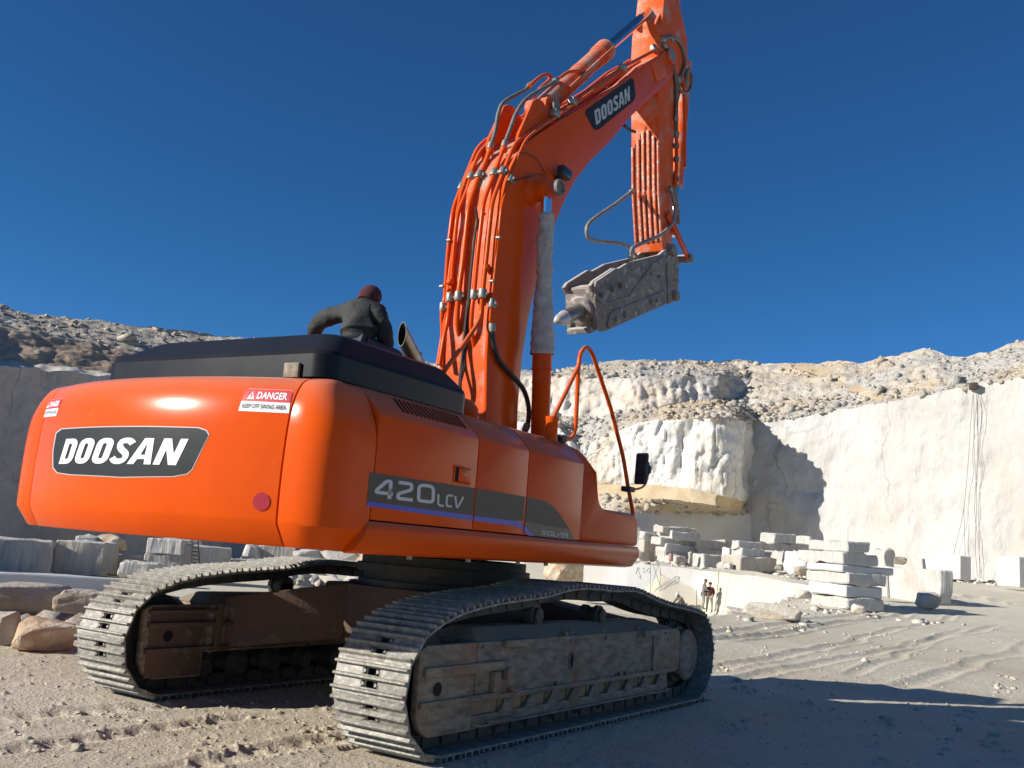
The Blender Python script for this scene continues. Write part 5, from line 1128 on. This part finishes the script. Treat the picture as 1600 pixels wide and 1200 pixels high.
for pts in ([(803, 283), (825, 276), (846, 272), (852, 280)], [(811, 238), (836, 245), (847, 262), (856, 277)]):
    b = MB(); b.tube(pxpath(pts, -.425), .0055, n=6); b.build('lamp_wire', RUBBER, EX, up=True)
for y in (-.10, -.33):                    # pipes down the front of the arm
    b = MB(); b.tube(pxpath([(1068, 130), (1070, 200), (1070, 262)], y-.06), .022, n=10, smooth=False); b.build('steel_pipe', ORANGE, EX, up=True)
b = MB(); b.tube(pxpath([(1057, 214), (1057, 262), (1055, 290)], -.39), .026, n=10, smooth=False); b.build('steel_pipe', ORANGE, EX, up=True)
for py in (228, 249, 280): 
    a = UY(1056.5, py, -.39); b = MB(); b.lathe(a-Vector((0, 0, .03)), (0, 0, 1), [(0, .04), (.06, .04)], 14); b.build('pipe_clamp', HOSE, EX, up=True)
b = MB(); b.tube(pxpath([(1056, 268), (1053, 292), (1058, 320), (1060, 350)], -.36), .03, n=10); b.build('dusty_hose_bundle', HOSE_PALE, EX, up=True)
# fittings on top of the boom by the tip
for px, py, y in ((1024, 75, -.33), (1035, 66, -.36), (1050, 60, -.38), (975, 105, -.42), (897, 158, -.42), (870, 177, -.42)):
    a = UY(px, py, y); b = MB(); b.box(a.x-.045, a.x+.045, y-.02, y+.06, a.z-.04, a.z+.04); b.build('pipe_block', STEEL, EX, up=True, bevel=.012)

# ------------------------------------------------------------------ arm
ar = [(1041, -30), (1037, 10), (1036, 25), (1031, 48), (1029, 90), (1029, 139), (1030, 200), (1030.5, 253), (1031, 300), (1033.5, 345), (1036, 392)]
af = [(1049, 394), (1052, 340), (1053, 300), (1052, 235), (1056, 185), (1067, 130), (1075, 97), (1074, 62), (1069, 34), (1061, 5), (1052, -22)]
AP = [UY(*q, -.36) for q in ar+af]; b = MB(); b.prism([(p.x, p.z) for p in AP], -.36, .04); arm = b.build('arm', ORANGE_DIRTY, EX, up=True, bevel=.012, ang=30)
ARR = [(p.x, p.z) for p in AP[:len(ar)]]; ARR.sort(key=lambda p: p[1])
axz = lambda z: float(np.interp(z, [p[1] for p in ARR], [p[0] for p in ARR]))
zlow = UY(1036, 378, -.36).z
for y, py in ((-.025, 223), (-.098, 209), (-.170, 197), (-.245, 207), (-.318, 218)):  # dark strips between the bars: dirt plus shade painted into their colour
    zt_ = UY(1031, py, -.36).z+.02; b = MB(); zz = np.linspace(zlow, zt_, 9)
    pts = [(axz(z)-.003, z) for z in zz]+[(axz(z)+.01, z) for z in zz[::-1]]; b.prism(pts, y-.017, y+.017); b.build('wear_slot_shade', mat('slot_dirt_and_shade', (.12, .03, .015), (.2, .07, .04), 20, .9) if y == -.025 else bpy.data.materials['slot_dirt_and_shade'], arm)
for y, py in ((.018, 225), (-.062, 214), (-.134, 203), (-.207, 202), (-.281, 213), (-.345, 222)):
    zt_ = UY(1031, py, -.36).z; b = MB(); zz = np.linspace(zlow, zt_, 9); hw = .017 if y < .01 and y > -.34 else .012
    pts = [(axz(z)-.030, z) for z in zz]+[(axz(z)+.01, z) for z in zz[::-1]]; b.prism(pts, y-hw, y+hw); b.build('wear_bar', ORANGE_RIB, arm, bevel=.006)
for y in (-.30, -.03):                    # lugs that hold the arm cylinder rod
    b = MB(); P = [UY(*q, CY) for q in ((1004, 42), (1020, 8), (1030, -8), (1040, -6), (1044, 10), (1030, 60))]; b.prism([(p.x, p.z) for p in P], y-.02, y+.02); b.build('arm_lug', ORANGE_DIRTY, arm, bevel=.006)
# bucket cylinder and linkage on the far edge of the arm
c0 = UY(1072, 100, -.16)+Vector((-.03, 0, 0)); c1 = UY(1056, 290, -.16)+Vector((.03, 0, 0))
bc = cyl_part('tool_cylinder', c0, c1, .09, ORANGE_DIRTY, EX); b = MB(); b.cyl(c1, c1+(c1-c0).normalized()*.75, .05, n=18); b.build('piston_rod', CHROME, bc)
for y in (-.40, .05):
    b = MB(); A, C_ = UY(1043, 338, -.38), UY(1074, 404, -.38); A.y = C_.y = y; t = (C_-A).normalized(); nv = Vector((-t.z, 0, t.x)); pts = [A+nv*.06-t*.05, A-nv*.06-t*.05, C_-nv*.045+t*.04, C_+nv*.045+t*.04]
    b.prism([(p.x, p.z) for p in pts], y-.018, y+.018); lk = b.build('tool_link', ORANGE, EX, up=True, bevel=.008)
    if y < 0:
        b = MB(); b.cyl((C_.x, y-.05, C_.z), (C_.x, .1, C_.z), .06, n=20); b.build('link_pin', BREAKER, lk)
# ------------------------------------------------------------------ hydraulic rock breaker, caked in stone dust
YN, YF = -.385, .0
npx = [(924, 446), (928.6, 438.5), (959, 418.6), (966, 420), (984.6, 409), (1031, 397.6), (1043, 387), (1050, 381), (1057, 386), (1059, 398), (1061.6, 418.6), (1059, 460.6), (1057, 470), (1043, 474.6), (980, 502.6), (950, 516), (942.6, 518), (933, 514), (932, 493), (930, 458)]
NP = [UY(*q, YN) for q in npx]
b = MB(); ax_ = UY(1017, 437, -.19); bx_ = UY(908, 482, -.19); BD = (bx_-ax_).normalized(); BU = Vector((-BD.z, 0, BD.x)); BU = BU if BU.z > 0 else -BU
mid = (ax_+bx_)*.5+BU*.0
b.obox(mid, BD, (0, 1, 0), BU, (bx_-ax_).length*.5-.02, .135, .20); hm = b.build('hydraulic_hammer', BREAKER, EX, up=True, bevel=.02)
for y0, y1 in ((YN, YN+.05), (YF-.05, YF)):
    b = MB(); b.prism([(p.x, p.z) for p in NP], y0, y1); b.build('side_plate', BREAKER, hm, bevel=.01)
NPY = YN-.0
def strip(px, th, name='welded_strip', y=NPY):
    b = MB(); P = [UY(*q, y) for q in px]; b.prism([(p.x, p.z) for p in P], y-th, y+.002); b.build(name, BREAKER, hm, bevel=.006, seg=1)
strip([(928, 440), (959, 419.5), (966, 421), (964, 427), (933, 449), (926, 449)], .035, 'top_flange')
strip([(928.6, 459), (935, 465), (944, 474), (981, 463), (1006, 430), (1018, 414), (1036, 400), (1038, 404), (1022, 417), (1010, 433), (984, 467), (943, 478.5), (929, 466)], .018)
strip([(947, 508), (950, 494), (955, 487), (1038, 454), (1041, 473), (950, 514)], .02, 'bolted_plate')
strip([(1040, 400), (1044, 398), (1047, 474), (1043, 475)], .016)
strip([(1046, 440), (1060, 436), (1060, 444), (1046, 449)], .015)
for px, py, r in ((940, 461, .03), (958, 452, .038), (971, 446, .036), (962, 499, .034), (976, 492, .04), (1017, 473, .034), (1026, 470, .026), (1030, 432, .02)):
    a = UY(px, py, YN-.02); b = MB(); b.cyl((a.x, YN-.045, a.z), (a.x, YN+.002, a.z), r, n=6); b.build('plate_bolt', BREAKER, hm, bevel=.004)
a = UY(1019, 421, YN); b = MB(); b.lathe((a.x, YN+.002, a.z), (0, -1, 0), [(0, .085), (.02, .08), (.03, .06), (.022, .045), (.022, 0)], 22); b.build('side_plug', BREAKER, hm)
for px, py, r in ((1051, 391, .085), (1056.5, 462, .075)):
    a = UY(px, py, YN-.03); b = MB(); b.lathe((a.x, YF+.05, a.z), (0, -1, 0), [(0, r*.9), (.04, r), (.45, r), (.49, r), (.50, r*.7), (.495, r*.5), (.49, 0)], 24); b.build('bracket_pin', BREAKER, hm)
# front head, bushing and chisel
fx = bx_+BD*.0
b = MB(); b.obox(fx-BD*.05, BD, (0, 1, 0), BU, .05, .17, .23); b.build('front_head', BREAKER, hm, bevel=.015)
b = MB(); b.obox(fx-BD*.12+BU*.22, BD, (0, 1, 0), BU, .10, .17, .02); b.build('cross_plate', BREAKER, hm, bevel=.008); b = MB(); b.obox(fx-BD*.0-BU*.24, BD, (0, 1, 0), BU, .14, .15, .03); b.build('cross_plate', BREAKER, hm, bevel=.008)
b = MB(); b.lathe(fx-BD*.02-BU*.02, BD, [(0, .165), (.05, .165), (.075, .15), (.085, .12), (.085, .09)], 30); b.build('tool_bushing', BREAKER, hm)
tip = UY(864.5, 504, -.19); st = fx-BU*.02; cd = (tip-st).normalized(); CL = (tip-st).length; b = MB()
b.lathe(st, cd, [(0, .085), (CL-.30, .085), (CL-.27, .084)], 24); n = 24
ch = b.build('chisel', mat('polished_chisel', (.3, .29, .28), (.2, .19, .18), 9, .4, .6, bump=.2), hm)
b = MB(); u_ = cd.orthogonal().normalized(); v_ = cd.cross(u_); base = [st+cd*(CL-.272)+(u_*math.cos(2*math.pi*k/24)+v_*math.sin(2*math.pi*k/24))*.084 for k in range(24)]
midr = [st+cd*(CL-.14)+(u_*math.cos(2*math.pi*k/24)*.062+v_*math.sin(2*math.pi*k/24)*.05) for k in range(24)]
b.v = base+midr+[tip]; b.f = [(k, (k+1) % 24, 24+(k+1) % 24, 24+k) for k in range(24)]+[(24+k, 24+(k+1) % 24, 48) for k in range(24)]+[list(range(24))]; b.mi = [0]*len(b.f); b.build('chisel_point', mat('bright_chisel_point', (.62, .6, .58), (.5, .48, .46), 14, .45, .3), ch)

# ------------------------------------------------------------------ handrail, mirror, post
rl_ = MB(); rl_.tube(fillet(pxpath([(862, 658), (903, 574)], -1.30), .05), .019, n=12, smooth=False); rl_.build('handrail', ORANGE, EX, up=True)
b = MB(); b.tube(fillet(pxpath([(880, 686), (893, 686), (899, 672), (901, 640), (903.5, 575), (907, 550), (916, 541), (925, 550), (955, 640), (974, 715), (982, 765), (988, 795), (989.5, 812)], -1.30), .07, 5), .0195, n=12, smooth=False); hr = b.build('handrail', ORANGE, EX, up=True)
q = UY(863, 656, -1.30); b = MB(); b.lathe((q.x, -1.30, 2.30), (0, 0, 1), [(0, .052), (q.z-2.31, .052), (q.z-2.30, .058), (q.z-2.275, .058), (q.z-2.27, .03)], 22); b.build('rail_post', ORANGE, EX, up=True)
q = UY(877, 685, -1.30); b = MB(); b.box(q.x-.04, q.x+.06, -1.33, -1.26, q.z-.03, q.z+.03); b.build('rail_clamp', RUBBER, EX, up=True, bevel=.008)
b = MB(); m0 = UY(984, 764, -1.33); b.box(m0.x-.06, m0.x+.07, -1.36, -1.26, m0.z-.028, m0.z+.022); mc = b.build('mirror_clamp', RUBBER, EX, up=True, bevel=.01)
b = MB(); b.tube(pxpath([(986, 765), (1000, 763), (1008, 757), (1012, 745), (1014, 727)], -1.34), .011, n=10); b.build('mirror_stem', ORANGE, EX, up=True)
q0, q1 = UY(996.5, 756, -1.36), UY(1008, 709, -1.36); cx, cz = (q0.x+q1.x)/2, (q0.z+q1.z)/2; hz = (q1.z-q0.z)/2
b = MB(); b.obox((cx, -1.36, cz), (.35, .9, 0), (.9, -.35, 0), (.06, 0, 1), .075, .025, hz); mr = b.build('mirror', RUBBER, EX, up=True, bevel=.02, seg=3)
b = MB(); b.obox(Vector((cx, -1.36, cz))+Vector((.9, -.35, 0)).normalized()*.026, (.35, .9, 0), (.9, -.35, 0), (.06, 0, 1), .062, .002, hz-.02); b.build('mirror_glass', GLASS, mr)
q = UY(1013, 733, -1.35); b = MB(); b.lathe(q-Vector((0, 0, .05)), (0, 0, 1), [(0, .012), (.015, .03), (.075, .03), (.09, .012), (.12, .01)], 12); b.cyl(q, Vector((cx, -1.36, cz+.02)), .012, n=8); b.build('mirror_joint', RUBBER, EX, up=True)

# ================================================================== PEOPLE
SKIN = mat('skin', (.28, .15, .09), (.24, .12, .07), 20, .55)
JACKET = mat('worn_dark_jacket', (.016, .017, .017), (.034, .034, .031), 5, .8, c3=(.065, .063, .057), s3=9, m3=(.6, .8), bump=.6, bscale=26, bdist=.012)
TROUSER = mat('navy_trousers', (.03, .033, .045), (.05, .052, .06), 8, .85, bump=.3, bscale=30)
BEANIE = mat('maroon_beanie', (.085, .018, .022), (.06, .014, .018), 30, .95, bump=.6, bscale=140)
GREYCL = mat('grey_green_work_clothes', (.13, .13, .105), (.2, .19, .16), 3, .85)
MAROONCL = mat('maroon_jacket', (.16, .03, .035), (.1, .025, .03), 3, .85)
PALECL = mat('dusty_trousers', (.30, .28, .24), (.22, .2, .17), 3, .9)
CAPM = mat('dark_cap', (.05, .045, .04), rough=.8); CAPW = mat('white_helmet', (.6, .58, .52), rough=.4); BOOT = mat('dusty_boots', (.1, .085, .07), (.2, .18, .15), 9, .8)
def skin_mesh(name, J, edges, rad, m, parent, root, sub=2, ext=0):
    names = list(J); idx = {n: i for i, n in enumerate(names)}
    me = bpy.data.meshes.new(name); me.from_pydata([tuple(J[n]) for n in names], [(idx[a], idx[c]) for a, c in edges], [])
    o = bpy.data.objects.new(name, me); col.objects.link(o)
    md = o.modifiers.new('skin', 'SKIN'); md.use_smooth_shade = True
    for i, n in enumerate(names):
        r = rad[n]; r = r if isinstance(r, tuple) else (r, r); me.skin_vertices[0].data[i].radius = (r[0]+ext, r[1]+ext)
    me.skin_vertices[0].data[idx[root]].use_root = True
    s = o.modifiers.new('sub', 'SUBSURF'); s.levels = s.render_levels = sub
    bpy.context.view_layer.update(); dg = bpy.context.evaluated_depsgraph_get(); m2 = bpy.data.meshes.new_from_object(o.evaluated_get(dg)); m2.name = name
    bpy.data.objects.remove(o); m2.materials.clear(); m2.materials.append(m); m2.shade_smooth()
    o = bpy.data.objects.new(name, m2); col.objects.link(o); o.parent = parent; return o
def person(loc, rz, J, label, top, bottom, hat, hatkind, scale=1, group=None, sub=2, wrinkle=0):
    """J: joints in metres, x forward, y left, z up, origin between the feet"""
    t = empty('person', loc, label, 'person', group); t.rotation_euler.z = rz; t.scale = (scale,)*3
    J = {k: Vector(v) for k, v in J.items()}
    hd = (J['head']-J['neck']).normalized(); J['crown'] = J['head']+hd*.10; J['chest_top'] = J['chest']*.4+J['neck']*.6
    for s in 'lr':
        J['toe_'+s] = J.get('toe_'+s, J['ankle_'+s]+Vector((.15, 0, -.06)))
        J['blade_'+s] = J['shoulder_'+s]*.62+J['chest_top']*.38; J['upperarm_'+s] = J['shoulder_'+s]*.72+J['elbow_'+s]*.28; J['shoulder_'+s] = J['shoulder_'+s]*.6+(J['blade_'+s]+J['upperarm_'+s])*.2
        J['palm_'+s] = J['wrist_'+s]+(J['hand_'+s]-J['wrist_'+s])*.5
    R = dict(pelvis=(.13, .10), belly=(.125, .10), chest=(.15, .11), chest_top=(.11, .09), neck=.055, head=(.082, .092), crown=(.06, .07))
    for s in 'lr': R.update({'blade_'+s: .07, 'upperarm_'+s: .052, 'shoulder_'+s: .062, 'elbow_'+s: .045, 'wrist_'+s: .03, 'palm_'+s: (.04, .02), 'hand_'+s: (.028, .014), 'hip_'+s: .088, 'knee_'+s: .058, 'ankle_'+s: .042, 'toe_'+s: .035})
    E_ = [('pelvis', 'belly'), ('belly', 'chest'), ('chest', 'chest_top'), ('chest_top', 'neck'), ('neck', 'head'), ('head', 'crown')]
    for s in 'lr': E_ += [('chest_top', 'blade_'+s), ('blade_'+s, 'shoulder_'+s), ('shoulder_'+s, 'upperarm_'+s), ('upperarm_'+s, 'elbow_'+s), ('elbow_'+s, 'wrist_'+s), ('wrist_'+s, 'palm_'+s), ('palm_'+s, 'hand_'+s), ('pelvis', 'hip_'+s), ('hip_'+s, 'knee_'+s), ('knee_'+s, 'ankle_'+s), ('ankle_'+s, 'toe_'+s)]
    names = [n for n in R]
    # thumbs and fingers leave the palm
    for s in 'lr':
        a = J['hand_'+s]-J['wrist_'+s]; side = a.cross(Vector((0, 0, 1))); side = side.normalized() if side.length > 1e-3 else Vector((1, 0, 0)); a.normalize()
        for k, (off, ln) in enumerate(((-.027, .05), (-.009, .06), (.009, .056), (.027, .042))):
            J[f'f{k}{s}'] = J['hand_'+s]+side*off; J[f't{k}{s}'] = J['hand_'+s]+side*off*1.15+a*ln+Vector((0, 0, -.012)); R[f'f{k}{s}'] = .0095; R[f't{k}{s}'] = .0075; E_ += [('palm_'+s, f'f{k}{s}'), (f'f{k}{s}', f't{k}{s}')]
        J['th'+s] = J['palm_'+s]+side*.055+a*.03; R['th'+s] = .011; E_.append(('palm_'+s, 'th'+s))
        R['hand_'+s] = .022
    sl_ = {n: (tuple(q*.7 for q in (R[n] if isinstance(R[n], tuple) else (R[n], R[n]))) if n.split('_')[0] in ('pelvis', 'belly', 'chest', 'shoulder', 'blade', 'upperarm', 'hip', 'elbow', 'knee') else R[n]) for n in R}
    skin_mesh('body', {n: J[n] for n in R}, E_, sl_, SKIN, t, 'pelvis', sub=min(sub, 2))
    tn = ['belly', 'chest', 'chest_top', 'neck']+[a+s for s in 'lr' for a in ('blade_', 'shoulder_', 'upperarm_', 'elbow_', 'wrist_')]
    JT = {n: J[n].copy() for n in tn}; JT['hem'] = J['pelvis']*.75+J['belly']*.25; JT['neck'] = J['neck']*.8+J['chest_top']*.2
    RT = {n: R[n] for n in tn}; RT['hem'] = (.15, .12); RT['neck'] = .055
    for s in 'lr': RT['shoulder_'+s] = .072; RT['blade_'+s] = .082; RT['upperarm_'+s] = .066; RT['elbow_'+s] = .06; RT['wrist_'+s] = .045
    ET = [('hem', 'belly'), ('belly', 'chest'), ('chest', 'chest_top'), ('chest_top', 'neck')]+[e for s in 'lr' for e in (('chest_top', 'blade_'+s), ('blade_'+s, 'shoulder_'+s), ('shoulder_'+s, 'upperarm_'+s), ('upperarm_'+s, 'elbow_'+s), ('elbow_'+s, 'wrist_'+s))]
    jk = skin_mesh('jacket', JT, ET, RT, top, t, 'chest', sub=3 if wrinkle else sub, ext=.014)
    if wrinkle:
        me = jk.data; co = np.empty(len(me.vertices)*3, np.float32); me.vertices.foreach_get('co', co); co = co.reshape(-1, 3); no = np.array([v.normal[:] for v in me.vertices])
        d = ridged(co*np.array([11, 5, 13])+3, 4, 7)*.016*wrinkle+fbm(co*5, 3, 8)*.016*wrinkle; me.vertices.foreach_set('co', (co+no*d[:, None]).astype(np.float32).ravel()); me.update()
    bn = ['pelvis']+[a+s for s in 'lr' for a in ('hip_', 'knee_', 'ankle_')]
    skin_mesh('trousers', {n: J[n] for n in bn}, [e for s in 'lr' for e in (('pelvis', 'hip_'+s), ('hip_'+s, 'knee_'+s), ('knee_'+s, 'ankle_'+s))], {n: R[n] for n in bn}, bottom, t, 'pelvis', sub=sub, ext=.014)
    for s in 'lr':
        b = MB(); a, c = J['ankle_'+s], J['toe_'+s]; b.tube([a+Vector((0, 0, .08)), a, a*.5+c*.5, c], [.052, .052, .048, .04], n=12); b.build('boot', BOOT, t)
    # face and hat
    f = Vector((1, 0, 0)); f = (f-hd*f.dot(hd)).normalized(); lft = hd.cross(f)
    b = MB(); hc = J['head']+hd*.02
    b.lathe(hc+f*.085-hd*.03, f, [(0, .016), (.022, .010), (.026, .002)], 8)
    for sg in (-1, 1): b.lathe(hc+lft*sg*.078-hd*.01, lft*sg, [(0, .02), (.012, .026), (.018, .014)], 10)
    b.build('nose_and_ears', SKIN, t)
    b = MB()
    for sg in (-1, 1): b.lathe(hc+f*.084+lft*sg*.03+hd*.005, f, [(0, .011), (.006, .006)], 8)
    b.obox(hc+f*.088-hd*.06, lft, hd, f, .022, .004, .003); b.build('eyes_and_mouth', INK, t)
    b = MB()
    if hatkind == 'beanie': b.lathe(hc-hd*.10-f*.012, hd, [(0, .080), (.015, .088), (.05, .096), (.09, .099), (.14, .096), (.175, .080), (.20, .053), (.213, .02), (.216, .003)], 26)
    else: b.lathe(hc+hd*.02, hd, [(0, .105), (.03, .104), (.08, .09), (.11, .06), (.125, .02)], 18); b.obox(hc+hd*.025+f*.12, f, lft, hd, .05, .07, .006)
    b.build(hatkind, hat, t); return t
# man crouching on the engine deck, seen from behind
def UXv(px, py, x): return UX(px, py, x)
o_ = Vector((-1.42, -.02, 2.30))
Pm = dict(pelvis=UXv(556, 540, -1.44), belly=UXv(559, 524, -1.43), chest=UXv(562, 500, -1.38), neck=UXv(571, 477, -1.30), head=UXv(577.5, 468, -1.24),
          shoulder_l=UXv(536, 487, -1.33), elbow_l=UXv(500, 501, -1.30), wrist_l=UXv(487, 527, -1.16), hand_l=UXv(489, 541, -1.10),
          shoulder_r=UXv(592, 490, -1.34), elbow_r=UXv(602, 524, -1.28), wrist_r=UXv(603, 552, -1.14), hand_r=UXv(604, 566, -1.10))
Pm = {k: v-o_ for k, v in Pm.items()}
pv = Pm['pelvis']
for s, sg in (('l', 1), ('r', -1)):
    Pm['hip_'+s] = pv+Vector((.01, .09*sg, -.03)); Pm['knee_'+s] = pv+Vector((.40, .16*sg, -.02)); Pm['ankle_'+s] = Vector((pv.x+.16, pv.y+.13*sg, .09)); Pm['toe_'+s] = Vector((pv.x+.33, pv.y+.15*sg, .045))
mw = Vector((cb*o_.x-sb*o_.y, sb*o_.x+cb*o_.y, o_.z))
person(mw, BETA, Pm, 'man in dark worn jacket and maroon beanie crouching behind the black cowl', JACKET, TROUSER, BEANIE, 'beanie', wrinkle=1)
def stand(lean=0, arm=0):
    J = dict(pelvis=(0, 0, .92), belly=(.01+lean*.1, 0, 1.06), chest=(.02+lean*.3, 0, 1.25), neck=(.03+lean*.5, 0, 1.46), head=(.06+lean*.6, 0, 1.60))
    for s, g_ in (('l', 1), ('r', -1)):
        J['shoulder_'+s] = (.02+lean*.45, .19*g_, 1.40); J['elbow_'+s] = (.05+lean*.5+arm*.12, .23*g_, 1.13); J['wrist_'+s] = (.12+lean*.5+arm*.3, .19*g_, .95+arm*.22); J['hand_'+s] = (.15+lean*.5+arm*.36, .17*g_, .88+arm*.26)
        J['hip_'+s] = (0, .10*g_, .88); J['knee_'+s] = (.03, .13*g_, .49); J['ankle_'+s] = (-.02, .15*g_, .09)
    return J
def squat():
    J = dict(pelvis=(-.12, 0, .42), belly=(0, 0, .55), chest=(.14, 0, .70), neck=(.28, 0, .86), head=(.36, 0, .97))
    for s, g_ in (('l', 1), ('r', -1)):
        J['shoulder_'+s] = (.22, .18*g_, .80); J['elbow_'+s] = (.40, .22*g_, .60); J['wrist_'+s] = (.55, .15*g_, .45); J['hand_'+s] = (.61, .13*g_, .40)
        J['hip_'+s] = (-.10, .10*g_, .40); J['knee_'+s] = (.25, .17*g_, .50); J['ankle_'+s] = (.02, .15*g_, .09)
    return J
GP = 'workers in the pit below the sawn wall'
p = WD(1098, 952, 58.5); person(p, R_(-60), stand(.05, .7), 'worker in dark olive jacket and cap standing in the pit, left of a pair', GREYCL, PALECL, CAPM, 'cap', .97, GP, sub=1)
p = WD(1108, 957, 58.5); person(p, R_(20), stand(0, .1), 'worker in maroon jacket seen from behind in the pit, right of a pair', MAROONCL, PALECL, CAPM, 'cap', .97, GP, sub=1)
p = WD(1066, 956, 60); person(p, R_(150), squat(), 'worker with pale helmet squatting in the pit behind the near track', GREYCL, GREYCL, CAPW, 'helmet', 1, GP, sub=1)

# ================================================================== small things in the quarry
IRON = mat('dark_iron', (.04, .038, .036), (.09, .06, .04), 20, .7)
CABLE = mat('grey_cable', (.12, .115, .11), rough=.8)
def ladder():
    D = 51.6; a, b_, c, d = WD(299, 881, D), WD(312, 883, D), WD(299.5, 846, D), WD(309, 846, D); t = empty('ladder', tuple((a+b_)/2), 'dark iron ladder leaning on the square grey block under the excavator tail', 'ladder'); o = Vector(t.location)
    for p, q in ((a, c), (b_, d)): m = MB(); m.tube([p-o, q-o+Vector((0, 0, .1))], .028, n=6, smooth=False); m.build('side_rail', IRON, t)
    for k in range(6): f = .06+k*.165; m = MB(); m.tube([a*(1-f)+c*f-o, b_*(1-f)+d*f-o], .022, n=6, smooth=False); m.build('rung', IRON, t)
ladder()
def lines(name, label, cat, paths, D, r, m):
    t = None; o0_ = WD(paths[0][0][0], paths[0][-1][1], D); t = empty(name, tuple(o0_), label, cat)
    for P in paths: b = MB(); b.tube([WD(p[0], p[1], p[2] if len(p) > 2 else D)-o0_ for p in P], r, n=6, step=.5); b.build('strand', m, t)
lines('hanging_cable', 'grey cables hanging down the tall pale wall on the right', 'cable', [[(x, y, wallD(x, y)) for x, y in P] for P in ([(1521, 612), (1522, 660), (1522, 700), (1525, 750), (1526, 790), (1524, 850), (1527, 900)], [(1528, 612), (1528, 660), (1527, 720), (1523, 800), (1529, 850), (1531, 903)], [(1520, 618), (1516, 670), (1513, 720), (1505, 800), (1490, 866)], [(1506, 795), (1507, 830), (1509, 890)], [(1528, 616), (1534, 640), (1531, 680), (1526, 760)])], 74, .014, CABLE)
q = WD(1521, 609, wallD(1521, 612)-.1); b = MB(); b.obox((0, 0, .25), (1, .3, 0), (-.3, 1, 0), (0, 0, 1), .35, .25, .22); b.cyl((0, 0, .3), (.5, -.3, .45), .06, n=8); o = b.build('pulley_block', IRON, None, bevel=.04); o.location = q; tag(o, 'small dark pulley frame at the top of the hanging cables', 'pulley')
lines('wire_frame', 'crossing thin wires and poles standing against the pit wall', 'wires', [[(1016.5, 880), (1016.5, 930)], [(1020, 880), (1024, 893), (1032, 915), (1036, 921)], [(1029, 882), (1024, 897), (1018, 917)], [(1019, 881), (1029, 883), (1032, 893), (1031, 915)], [(1031, 893), (1034, 899), (1039, 900)], [(1033, 919), (1027, 929)]], 61.1, .013, CABLE)
lines('measuring_pole', 'tall thin pole standing in the pit right of the two workers', 'pole', [[(1123.5, 893), (1121, 920), (1116.5, 956)]], 58, .02, CABLE)
lines('measuring_pole', 'short thin pole standing in the pit left of the two workers', 'pole', [[(1088.5, 922), (1088.5, 950)]], 59, .02, CABLE)
def can(px, py, w, h, D, m, label):
    p = WD(px, py, D); W = w*D/FPX/2; H = h*D/FPX; b = MB(); b.lathe((0, 0, 0), (0, 0, 1), [(0, W*.9), (.03, W), (H*.3, W), (H*.31, W*1.04), (H*.34, W), (H*.66, W), (H*.67, W*1.04), (H*.70, W), (H-.03, W), (H, W*.9), (H-.02, W*.85)], 20)
    o = b.build('barrel', m, None); o.location = p; tag(o, label, 'barrel'); b = MB(); b.cyl((W*.5, 0, H-.02), (W*.5, 0, H+.03), .05, n=10); b.build('bung', IRON, o)
can(1162.5, 966, 5, 12, 45, mat('faded_red_metal', (.42, .12, .08), (.3, .12, .08), 4, .6), 'faded red barrel at the pit rim right of the workers')
can(1048, 877, 7, 11, 64, mat('faded_pink_metal', (.36, .2, .17), (.28, .2, .18), 4, .6), 'dull pinkish barrel beside the stack of slabs on the bench')
# faint painted marks on the pit wall
def wallmark(strokes, px0, py0, s, D):
    b = MB()
    for st_ in strokes: b.tube([WD(px0+x*s, py0-y*s, pitD(px0+x*s, py0-y*s)) for x, y in st_], .013, n=4, step=.2)
    o = b.build('painted_mark', mat('faint_grey_paint', (.50, .49, .47), rough=.9), None); o['kind'] = 'structure'
wallmark([[(0, -.2), (.1, .9), (.45, 1), (.55, .7), (.15, .5)], [(.3, .5), (.65, -.4)], [(1.5, .9), (1.1, .8), (1.4, .5), (1.5, .2), (1.1, .1)], [(2.4, .9), (2.0, .7), (2.0, .2), (2.4, .1), (2.4, .45)], [(.5, -.7), (.8, -.5), (.6, -1), (.9, -1)]], 994, 895, 8.5, 61.9)
